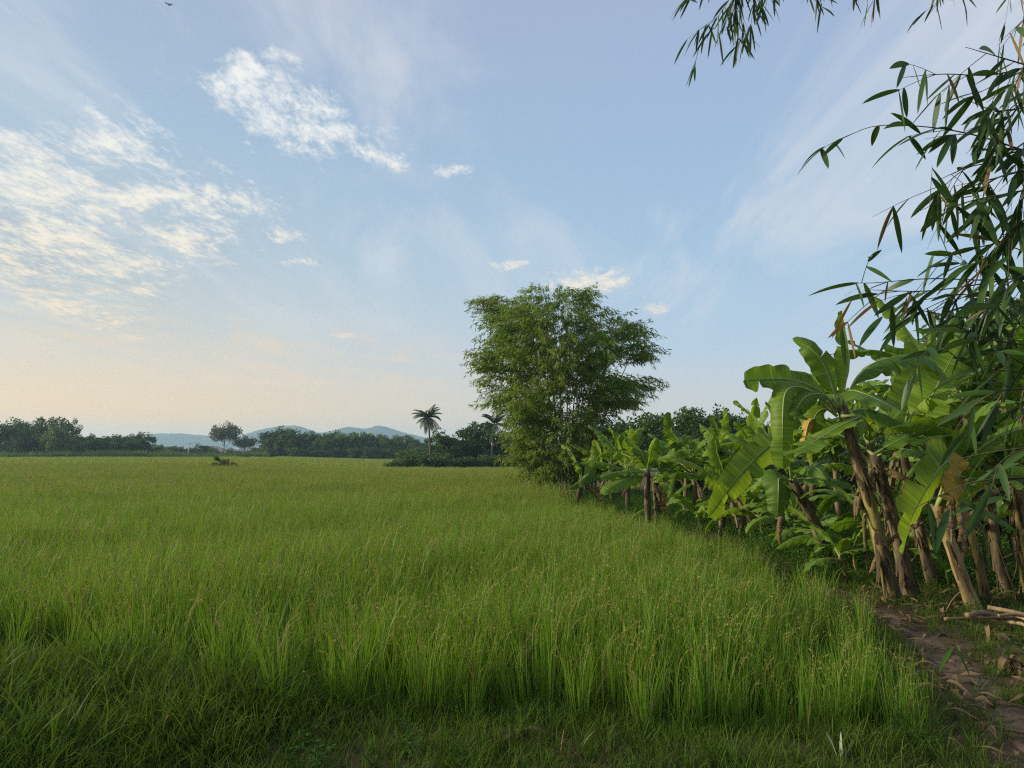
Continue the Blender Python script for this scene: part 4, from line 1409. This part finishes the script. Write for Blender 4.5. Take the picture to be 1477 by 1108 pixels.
BR = [
    ([(1500, 240), (1420, 262), (1370, 285), (1325, 305)], 3.0, 22, 4),
    ([(1500, 210), (1420, 232), (1375, 250), (1350, 262)], 3.1, 20, 4),
    ([(1500, 395), (1400, 412), (1330, 420), (1250, 418)], 3.0, 22, 4),
    ([(1500, 90), (1440, 120), (1400, 140)], 3.1, 16, 3),
    ([(1500, 470), (1420, 462), (1370, 455), (1310, 445)], 3.05, 20, 4),
    ([(1500, 100), (1440, 82), (1392, 68)], 3.0, 9, 1),
    ([(1500, 92), (1430, 108), (1360, 107), (1300, 112)], 3.0, 24, 3),
    ([(1500, 225), (1410, 196), (1335, 183), (1262, 182), (1208, 203)], 3.1, 30, 4),
    ([(1500, 150), (1440, 160), (1385, 140)], 2.9, 14, 2),
    ([(1500, 120), (1450, 180), (1425, 250), (1412, 330), (1408, 400)], 3.0, 44, 6),
    ([(1500, 190), (1440, 230), (1390, 245), (1340, 290)], 3.1, 24, 4),
    ([(1500, 270), (1450, 280), (1400, 290), (1340, 310)], 2.9, 22, 3),
    ([(1510, 300), (1460, 330), (1430, 380), (1420, 450)], 2.9, 34, 5),
    ([(1500, 400), (1420, 404), (1340, 402), (1262, 408), (1222, 408)], 3.1, 34, 4),
    ([(1500, 450), (1420, 430), (1380, 425), (1315, 436)], 3.0, 34, 4),
    ([(1500, 330), (1440, 350), (1380, 365), (1345, 385)], 3.0, 16, 2),
    ([(1500, 500), (1430, 490), (1370, 470), (1330, 500)], 2.8, 30, 4),
    ([(1500, 540), (1400, 528), (1360, 505), (1300, 525)], 3.0, 26, 3),
    ([(1510, 560), (1440, 565), (1400, 590), (1375, 625)], 2.7, 12, 2),
    ([(1510, 690), (1450, 690), (1390, 700), (1315, 735)], 2.6, 12, 2),
    ([(1510, 640), (1460, 655), (1430, 680)], 2.6, 10, 2),
    ([(1510, 560), (1470, 600), (1450, 640)], 2.9, 14, 2),
    ([(1515, 420), (1470, 460), (1455, 520), (1450, 560)], 2.9, 30, 5),
    ([(1510, 380), (1470, 400), (1440, 420), (1400, 470)], 2.8, 26, 4),
    ([(1510, 60), (1480, 90), (1462, 130), (1450, 170)], 2.9, 18, 3),
    ([(1510, 10), (1490, 20), (1470, 35), (1462, 55)], 3.2, 12, 2),
    ([(1520, 200), (1490, 240), (1470, 290), (1465, 340)], 2.9, 26, 4),
    ([(1520, 470), (1490, 520), (1475, 570), (1470, 610)], 2.8, 24, 4),
    ([(1520, 690), (1490, 730), (1472, 780)], 2.6, 10, 2),
]
for sp_, Y, n, tw in BR:
    big = 1.0 if sp_[-1][1] > 480 else 1.0
    low = sp_[-1][1] > 480
    branch(sp_, Y, max(4, int(n * (.55 if low else .78))), (.13 * big, .235 * big), (.028 * big, .042 * big), twigs=tw, down=.3 if low else .5, spread=.5)
# sprays hanging from the arched culm above the frame (smaller on the picture, further off)
for sp_, n, tw in [
    ([(1075, -40), (1062, 0), (1055, 25), (1045, 45)], 34, 5),
    ([(1085, -50), (1088, -10), (1085, 20), (1082, 45)], 30, 4),
    ([(1070, -30), (1045, 10), (1030, 30), (1005, 45)], 22, 3),
    ([(1030, 40), (1012, 60), (1003, 90), (1002, 100)], 5, 0),
    ([(1040, -30), (1010, -10), (988, 0)], 8, 2),
    ([(1190, -60), (1180, -20), (1186, 10), (1188, 16)], 12, 1),
    ([(1170, -60), (1168, -20), (1165, 0)], 10, 2),
    ([(1250, -60), (1250, -20), (1252, 5)], 13, 2),
    ([(1270, -60), (1268, -25), (1262, -4)], 8, 2),
    ([(1120, -50), (1115, -20), (1118, -5)], 9, 2),
    ([(1360, -60), (1355, -25), (1352, -8)], 8, 2),
    ([(1385, -60), (1378, -25), (1368, -5)], 8, 2),
    ([(1440, -60), (1470, -10), (1480, 15)], 10, 2),
]:
    branch(sp_, 5.4, int(n * 1.5), (.14, .26), (.020, .030), twigs=tw, down=.75, spread=.4)

# unseen bamboo leaf masses, added overhead behind the viewpoint to shade the foreground
mb = MB()
m = 12500
ctrs = np.array([(2.9, 1.4, 6.0), (1.4, -.3, 5.9), (3.4, -.6, 5.2), (.3, -1.6, 5.6), (-2.6, -1.6, 5.6), (-4.2, -.9, 6.2), (-3.4, -3.0, 4.4), (-5.6, -2.0, 5.4), (2.2, -2.0, 4.8), (4.2, 1.6, 4.4), (4.4, .2, 3.4), (-1.0, -2.2, 5.2), (.8, -3.0, 4.2), (3.2, -2.6, 3.6)])
ci_ = rng.integers(0, len(ctrs), m)
C = ctrs[ci_] + rand_dirs(m) * (rng.random((m, 1)) ** .4) * [1.25, 1.25, .85]
D = norm(rand_dirs(m) * .7 + [0, 0, -.6])
diamonds(mb, C - no, D, norm(np.cross(D, rand_dirs(m))), rng.uniform(.16, .28, m), rng.uniform(.03, .045, m), 0)
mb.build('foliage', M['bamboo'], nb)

# ------------------------------------------------------------------ small things on the ground by the path
def gpt(px, py, lift=0.0):
    """the point of the bank seen at a photo pixel"""
    u, v = (px - CX) / FPX, (CY - py) / FPX
    dy, dz = cp - v * sp, sp + v * cp
    t = 1.0
    for _ in range(12):
        t = (EYE - gz(u * t, dy * t) - lift) / -dz if _ else (EYE - lift) / -dz
    return np.array([u * t, dy * t, EYE + dz * t])


GCane = 'dry canes piled under the bananas at the right edge'
for i, (a, b_, rad, lf, lab) in enumerate((
        ((1425, 876), (1500, 892), .020, .16, 'topmost dry tan cane of the pile at the right edge'),
        ((1363, 893), (1500, 893), .014, .09, 'long straight dry cane lying furthest left in the pile'),
        ((1395, 888), (1440, 890), .024, .12, 'short thick broken cane on top of the long straight one'),
        ((1440, 888), (1500, 896), .013, .14, 'thin cane in the middle of the pile'),
        ((1445, 898), (1500, 915), .016, .05, 'lowest dry cane slanting towards the camera'),
        ((1452, 885), (1500, 905), .012, .10, 'thin cane crossing over the lowest cane'))):
    A, B = gpt(a[0], a[1], lf), gpt(b_[0], b_[1], lf * .7)
    o = empty('dry_cane', A, lab, 'cane', GCane)
    mb = MB()
    mid = (A + B) / 2 + [0, 0, .02] + rng.normal(0, .015, 3)
    P = catmull([A * 0, mid - A, B - A], 25)
    tube(mb, P, rad * (1 + .18 * (np.arange(25) % 6 == 0)), 8)
    mb.build('shaft', M['cane'], o)


def crumple(name, px, py, n, L, wd, mat, label, cat, group=None, lift=.01):
    c = gpt(px, py, 0)
    o = empty(name, c, label, cat, group)
    mb = MB()
    for i in range(n):
        a = rng.random() * 2 * PI
        l = L * rng.uniform(.6, 1.2)
        t = np.linspace(0, 1, 12)
        P = np.stack([math.cos(a) * l * (t - .4), math.sin(a) * l * (t - .4), lift + rng.uniform(.02, .14) * np.sin(t * PI) + .02 * np.sin(t * 11 + i)], -1)
        sd = norm(np.array([-math.sin(a), math.cos(a), 0]) + rng.normal(0, .3, 3))
        W = wd * rng.uniform(.6, 1.2) * np.sin(np.clip(t, .05, .96) * PI) ** .6 * (1 + .25 * np.sin(t * 17 + i))
        ribbons3(mb, P[None], W[None], np.broadcast_to(sd, (1, 12, 3)), np.broadcast_to([0, 0, 1.0], (1, 12, 3)), rng.uniform(.4, 1.0))
    mb.build('blade', mat, o)
    return o


crumple('dry_leaf', 1462, 972, 9, .26, .028, M['banana_dry'], 'heap of crumpled brown banana leaves beside the dirt path at the right edge', 'dry leaf')
crumple('dry_leaf', 1425, 930, 5, .2, .022, M['banana_dry'], 'curled brown banana leaf lying in front of the cane pile', 'dry leaf')
crumple('dry_leaf', 1310, 905, 3, .18, .018, M['banana_dry'], 'flat brown leaf at the left side of the path below the bananas', 'dry leaf')
crumple('dry_leaf', 235, 1088, 2, .12, .018, M['banana_dry'], 'small pale dry leaf in the weeds at the bottom left', 'dry leaf', lift=.06)
# fallen sheath leaning on the yellow stem
A, B = gpt(1352, 892, .04), at(1388, 848, 7.3)
o = empty('fallen_sheath', A, 'frayed pale banana sheath leaning against the yellow stem', 'dry sheath')
mb = MB()
P = catmull([A * 0, (B - A) * .5 + [0, 0, .03], B - A], 14)
for q in range(3):
    ribbons3(mb, (P + rng.normal(0, .012, 3))[None], (.05 * (1 + .3 * np.sin(np.linspace(0, 9, 14) + q)) * np.linspace(1, .5, 14))[None], np.broadcast_to(norm(np.array([.8, .2 * q, .5])), (1, 14, 3)), np.broadcast_to([0, -.7, .7], (1, 14, 3)), .6)
mb.build('blade', M['cane'], o)
# thin pale stick leaning in the shade
A, B = gpt(1298, 850, .25), gpt(1322, 805, .25)
A = at(1299, 826, 8.1)
B = at(1321, 803, 8.2)
o = empty('broken_leaf_stalk', A, 'short pale stalk slanting out right of the largest banana stem', 'stalk')
mb = MB()
tube(mb, np.array([A, (A + B) / 2, B]) - A, [.012, .012, .009], 6)
mb.build('shaft', M['cane'], o)
# bamboo seedling sprig by the path
c = gpt(1375, 985)
o = empty('leaf_sprig', c, 'fresh green sprig with two long hanging leaves beside the dirt path', 'sprig')
mb = MB()
tube(mb, np.array([(0, 0, -.03), (.01, 0, .12), (.04, 0, .22), (.0, -.03, .26)]), [.004, .003, .002, .0015], 5)
mb.build('stem', M['twig'], o)
mb = MB()
bamboo_leaves(mb, np.array([(0, -.03, .26), (.02, -.02, .25), (.03, 0, .2)]), norm(np.array([(-.5, -.3, -.3), (.1, -.4, -.6), (.7, -.1, -.2)])), np.array([.26, .2, .15]), np.array([.045, .04, .03]))
mb.build('leaves', M['herb'], o)
# pale leaved plant at the bottom edge
c = gpt(1212, 1106)
o = empty('pale_plant', c, 'small plant with three pale silvery leaves at the bottom edge before the rice', 'plant')
mb = MB()
bamboo_leaves(mb, np.array([(0, 0, .0), (.01, 0, .0), (.015, 0, 0)]), norm(np.array([(-.35, -.1, 1), (.05, .1, 1.0), (.45, 0, 1)])), np.array([.2, .17, .15]), np.array([.03, .03, .028]))
mb.build('leaves', M['pale'], o)
# dry stalks at the bottom
for px, py, hh, dx, lab in ((808, 1100, .16, .02, 'upright split dry stalk at the bottom edge before the rice'), (836, 1085, .12, .09, 'thin dry stalk leaning right before the rice')):
    c = gpt(px, py)
    o = empty('dry_stalk', c, lab, 'stalk')
    mb = MB()
    tube(mb, [(0, 0, -.03), (dx * .4, 0, hh * .5), (dx, 0, hh)], [.006, .005, .002], 6)
    tube(mb, [(dx * .4, 0, hh * .5), (dx * .4 + .02, 0, hh * .7), (dx * .4 + .05, 0, hh * .75)], [.004, .003, .001], 5)
    mb.build('shaft', M['cane'], o)
# flying insect high on the left
c = at(243.5, 7, 5.0)
o = empty('flying_insect', c, 'tiny dark dragonfly in the sky at the upper left', 'insect')
dk = plain_mat('insect_body', (.02, .02, .025), .4)
mb = MB()
tube(mb, np.array([(-.010, 0, .016), (-.002, 0, .004), (.004, 0, -.006), (.006, 0, -.011)]), [.0022, .0042, .0045, .002], 8)
mb.build('body', dk, o)
for s_, z in ((-1, 1), (1, 1), (-1, 0), (1, 0)):
    mb = MB()
    D = norm(np.array([s_ * .9, .35 * (z * 2 - 1), .5 if s_ < 0 else .08]))
    diamonds(mb, np.array([[0, 0, .002 * z]]), D[None], norm(np.cross(D, [0, 1, .3]))[None], .036, .007)
    mb.build('wing', dk, o)

# ------------------------------------------------------------------ haze
HD = 3.6e-4
mb = MB()
box(mb, (0, 1490, 47), (6200, 3700, 102))
hz = mb.build('haze', [], smooth=False)
vm = bpy.data.materials.new('evening_haze')
nt, nd, lk = nodes(vm)
pv = N_(nt, 'ShaderNodeVolumePrincipled')
pv.inputs['Color'].default_value = (.56, .79, 1.0, 1)
pv.inputs['Density'].default_value = HD
pv.inputs['Anisotropy'].default_value = .2
out = N_(nt, 'ShaderNodeOutputMaterial')
lk.new(pv.outputs[0], out.inputs['Volume'])
hz.data.materials.append(vm)
tag(hz, kind='stuff')

# ------------------------------------------------------------------ light
SUN_AZ, SUN_EL = R(-84), R(20)          # azimuth from +Y, negative = left
sdir = Vector((math.sin(SUN_AZ) * math.cos(SUN_EL), math.cos(SUN_AZ) * math.cos(SUN_EL), math.sin(SUN_EL)))
sl = bpy.data.lights.new('sun', 'SUN')
sl.energy = 3.3
sl.angle = R(9)
sl.color = (1.0, .87, .68)
so = bpy.data.objects.new('sun', sl)
COL.objects.link(so)
so.rotation_euler = (-sdir).to_track_quat('-Z', 'Y').to_euler()
so.location = sdir * 50

W = bpy.data.worlds.new("World")
S.world = W
W.use_nodes = True
nt = W.node_tree
nt.nodes.clear()
lk = nt.links
tc = N_(nt, 'ShaderNodeTexCoord')
vec = tc.outputs['Generated']
sx = N_(nt, 'ShaderNodeSeparateXYZ')
lk.new(vec, sx.inputs[0])
dx_, dy_, dz_ = sx.outputs
STR = .1
sky = N_(nt, 'ShaderNodeTexSky', sky_type='NISHITA')
sky.sun_disc = False
sky.sun_elevation = SUN_EL
sky.sun_rotation = SUN_AZ
sky.air_density = 1.0
sky.dust_density = 1.5
sky.ozone_density = 1.5


EXPO = .8


def C10(r, g, b):
    q = STR * 2 ** EXPO / 1.04
    return (r / q, g / q, b / q)


def srgb(r, g, b):
    f = lambda c: (c / 255 / 12.92) if c / 255 < .04045 else ((c / 255 + .055) / 1.055) ** 2.4
    return f(r), f(g), f(b)


# thin high haze veils: broad warm band low on the sunward side, pale blue away from it
el = math_(nt, 'ARCSINE', dz_)
eld = math_(nt, 'MULTIPLY', el, 180 / PI)
az = math_(nt, 'ARCTAN2', dx_, dy_)
azd = math_(nt, 'MULTIPLY', az, 180 / PI)
elf = math_(nt, 'DIVIDE', eld, 50.0, clamp=True)
hazeL = ramp(nt, elf, [(0, C10(*srgb(255, 198, 108))), (.06, C10(*srgb(255, 206, 132))), (.13, C10(*srgb(228, 208, 180))), (.20, C10(*srgb(206, 208, 200))), (.30, C10(*srgb(184, 200, 209))), (.46, C10(*srgb(166, 190, 210))), (.66, C10(*srgb(162, 179, 204))), (1, C10(*srgb(146, 163, 194)))])
hazeR = ramp(nt, elf, [(0, C10(*srgb(228, 212, 200))), (.06, C10(*srgb(220, 214, 208))), (.16, C10(*srgb(186, 206, 226))), (.30, C10(*srgb(168, 198, 224))), (.46, C10(*srgb(163, 190, 220))), (.66, C10(*srgb(166, 183, 214))), (1, C10(*srgb(136, 160, 210)))])
lr = N_(nt, 'ShaderNodeMapRange', interpolation_type='SMOOTHSTEP')
lk.new(azd, lr.inputs[0])
lr.inputs[1].default_value = -36
lr.inputs[2].default_value = 18
veil = mixc(nt, lr.outputs[0], hazeL, hazeR)
base = mixc(nt, .86, sky.outputs[0], veil)

# cloud plane coordinates
inv = math_(nt, 'DIVIDE', 1.0, math_(nt, 'MAXIMUM', math_(nt, 'ADD', dz_, .08), .02))
cu = math_(nt, 'MULTIPLY', dx_, inv)
cv = math_(nt, 'MULTIPLY', dy_, inv)
cc = N_(nt, 'ShaderNodeCombineXYZ')
lk.new(cu, cc.inputs[0])
lk.new(cv, cc.inputs[1])


def blob(a, e, ra, re, rot=0.0):
    """soft patch of sky around azimuth a, elevation e (degrees)"""
    da = math_(nt, 'SUBTRACT', azd, a)
    de = math_(nt, 'SUBTRACT', eld, e)
    c_, s_ = math.cos(R(rot)), math.sin(R(rot))
    u = math_(nt, 'MULTIPLY_ADD', da, c_ / ra, math_(nt, 'MULTIPLY', de, s_ / ra))
    v = math_(nt, 'MULTIPLY_ADD', da, -s_ / re, math_(nt, 'MULTIPLY', de, c_ / re))
    q = math_(nt, 'MULTIPLY_ADD', u, u, math_(nt, 'MULTIPLY', v, v))
    return math_(nt, 'POWER', 2.718, math_(nt, 'MULTIPLY', q, -1.0))


def azel(px, py):
    p_ = at(px, py, 1.0) - np.array([0, 0, EYE])
    return math.degrees(math.atan2(p_[0], p_[1])), math.degrees(math.atan2(p_[2], math.hypot(p_[0], p_[1])))


def px_blob(px, py, rx, ry, rot=0.0):
    a, e = azel(px, py)
    return blob(a, e, rx / 15.5, ry / 15.5, rot)


def vmax(lst):
    r_ = lst[0]
    for q in lst[1:]:
        r_ = math_(nt, 'MAXIMUM', r_, q)
    return r_


def cnoise(scale, stretch, detail, rough, dist, seed):
    mp = N_(nt, 'ShaderNodeMapping')
    mp.inputs['Location'].default_value = (seed, seed * .7, seed * .3)
    mp.inputs['Rotation'].default_value = (0, 0, R(-20))
    mp.inputs['Scale'].default_value = stretch
    lk.new(cc.outputs[0], mp.inputs[0])
    return noise(nt, mp.outputs[0], scale, detail, rough, dist)


# bright broken altocumulus, upper left
m1 = vmax([px_blob(425, 170, 115, 48, -12), px_blob(360, 115, 40, 30, -40), px_blob(540, 225, 70, 14, -12), px_blob(165, 215, 85, 36, 0), px_blob(20, 195, 40, 12, 0), px_blob(40, 270, 130, 60, 0),
           px_blob(240, 280, 130, 34, 8), px_blob(270, 345, 75, 30, 10), px_blob(215, 385, 40, 14, 0), px_blob(205, 418, 26, 14, 0), px_blob(410, 340, 28, 13, 0), px_blob(428, 378, 26, 6, 0),
           px_blob(640, 243, 30, 12, 0), px_blob(735, 384, 24, 11, 0), px_blob(855, 405, 60, 22, -5), px_blob(950, 445, 25, 8, 0), px_blob(95, 440, 75, 22, -15), px_blob(495, 484, 18, 5, 0),
           px_blob(400, 78, 30, 10, 0), px_blob(70, 350, 110, 70, 0)])
nA = cnoise(5.5, (1.0, .75, 1), 9, .62, .6, 3.1)
nB = cnoise(17, (1.0, .6, 1), 6, .65, .4, 8.2)
nF = cnoise(48, (1.0, .45, 1), 4, .65, .5, 5.5)
tex = math_(nt, 'MULTIPLY_ADD', nF, .42, math_(nt, 'MULTIPLY_ADD', nB, .50, math_(nt, 'MULTIPLY', nA, .75)))
cl = math_(nt, 'ADD', tex, math_(nt, 'MULTIPLY', m1, .27))
mr = N_(nt, 'ShaderNodeMapRange', interpolation_type='SMOOTHSTEP')
lk.new(cl, mr.inputs[0])
mr.inputs[1].default_value = .93
mr.inputs[2].default_value = 1.25
cmask = math_(nt, 'MULTIPLY', mr.outputs[0], math_(nt, 'MULTIPLY', m1, 3.0, clamp=True))
# soft grey underside, left
m2 = vmax([px_blob(60, 350, 190, 85, 0), px_blob(230, 350, 110, 40, 0)])
nC = cnoise(3.2, (1.0, .7, 1), 6, .55, .5, 12.0)
gmask = math_(nt, 'MULTIPLY', m2, math_(nt, 'MULTIPLY_ADD', nC, 1.4, -.25), clamp=True)
base = mixc(nt, math_(nt, 'MULTIPLY', gmask, 1.0, clamp=True), base, C10(*srgb(164, 176, 186)))
# faint cirrus streaks everywhere
nD = cnoise(1.6, (1.0, .28, 1), 7, .6, .8, 21.0)
cir = N_(nt, 'ShaderNodeMapRange', interpolation_type='SMOOTHSTEP')
lk.new(nD, cir.inputs[0])
cir.inputs[1].default_value = .42
cir.inputs[2].default_value = .72
clow = N_(nt, 'ShaderNodeMapRange', interpolation_type='SMOOTHSTEP')
lk.new(eld, clow.inputs[0])
clow.inputs[1].default_value = 5
clow.inputs[2].default_value = 17
base = mixc(nt, math_(nt, 'MULTIPLY', math_(nt, 'MULTIPLY', cir.outputs[0], .66), clow.outputs[0]), base, C10(*srgb(222, 224, 228)))
# low warm streaks near the horizon
m3 = vmax([px_blob(520, 520, 170, 35, -6), px_blob(160, 470, 260, 30, -4), px_blob(250, 545, 300, 30, 0)])
nE = cnoise(2.2, (1.0, .5, 1), 8, .6, .5, 31.0)
st = N_(nt, 'ShaderNodeMapRange', interpolation_type='SMOOTHSTEP')
lk.new(nE, st.inputs[0])
st.inputs[1].default_value = .42
st.inputs[2].default_value = .70
base = mixc(nt, math_(nt, 'MULTIPLY', math_(nt, 'MULTIPLY', m3, st.outputs[0]), .8), base, C10(*srgb(238, 214, 184)))
ccol = ramp(nt, elf, [(.1, C10(*srgb(255, 222, 178))), (.3, C10(*srgb(250, 240, 220))), (.5, C10(*srgb(246, 246, 240)))])
base = mixc(nt, math_(nt, 'MULTIPLY', cmask, .93), base, ccol)
bg = N_(nt, 'ShaderNodeBackground')
bg.inputs[1].default_value = STR
lk.new(base, bg.inputs[0])
wo = N_(nt, 'ShaderNodeOutputWorld')
lk.new(bg.outputs[0], wo.inputs[0])

# ------------------------------------------------------------------ render settings
S.view_settings.view_transform = 'Standard'
S.view_settings.look = 'None'
S.view_settings.exposure = EXPO
S.view_settings.gamma = 1
S.view_settings.use_curve_mapping = False
cy = S.cycles
cy.max_bounces = 6
cy.diffuse_bounces = 3
cy.glossy_bounces = 2
cy.transmission_bounces = 4
cy.volume_bounces = 2
cy.use_denoising = False
cy.denoiser = 'OPENIMAGEDENOISE'
cy.denoising_input_passes = 'RGB_ALBEDO_NORMAL'
cy.denoising_prefilter = 'NONE'
cy.filter_width = 1.2
cy.sample_clamp_indirect = 4
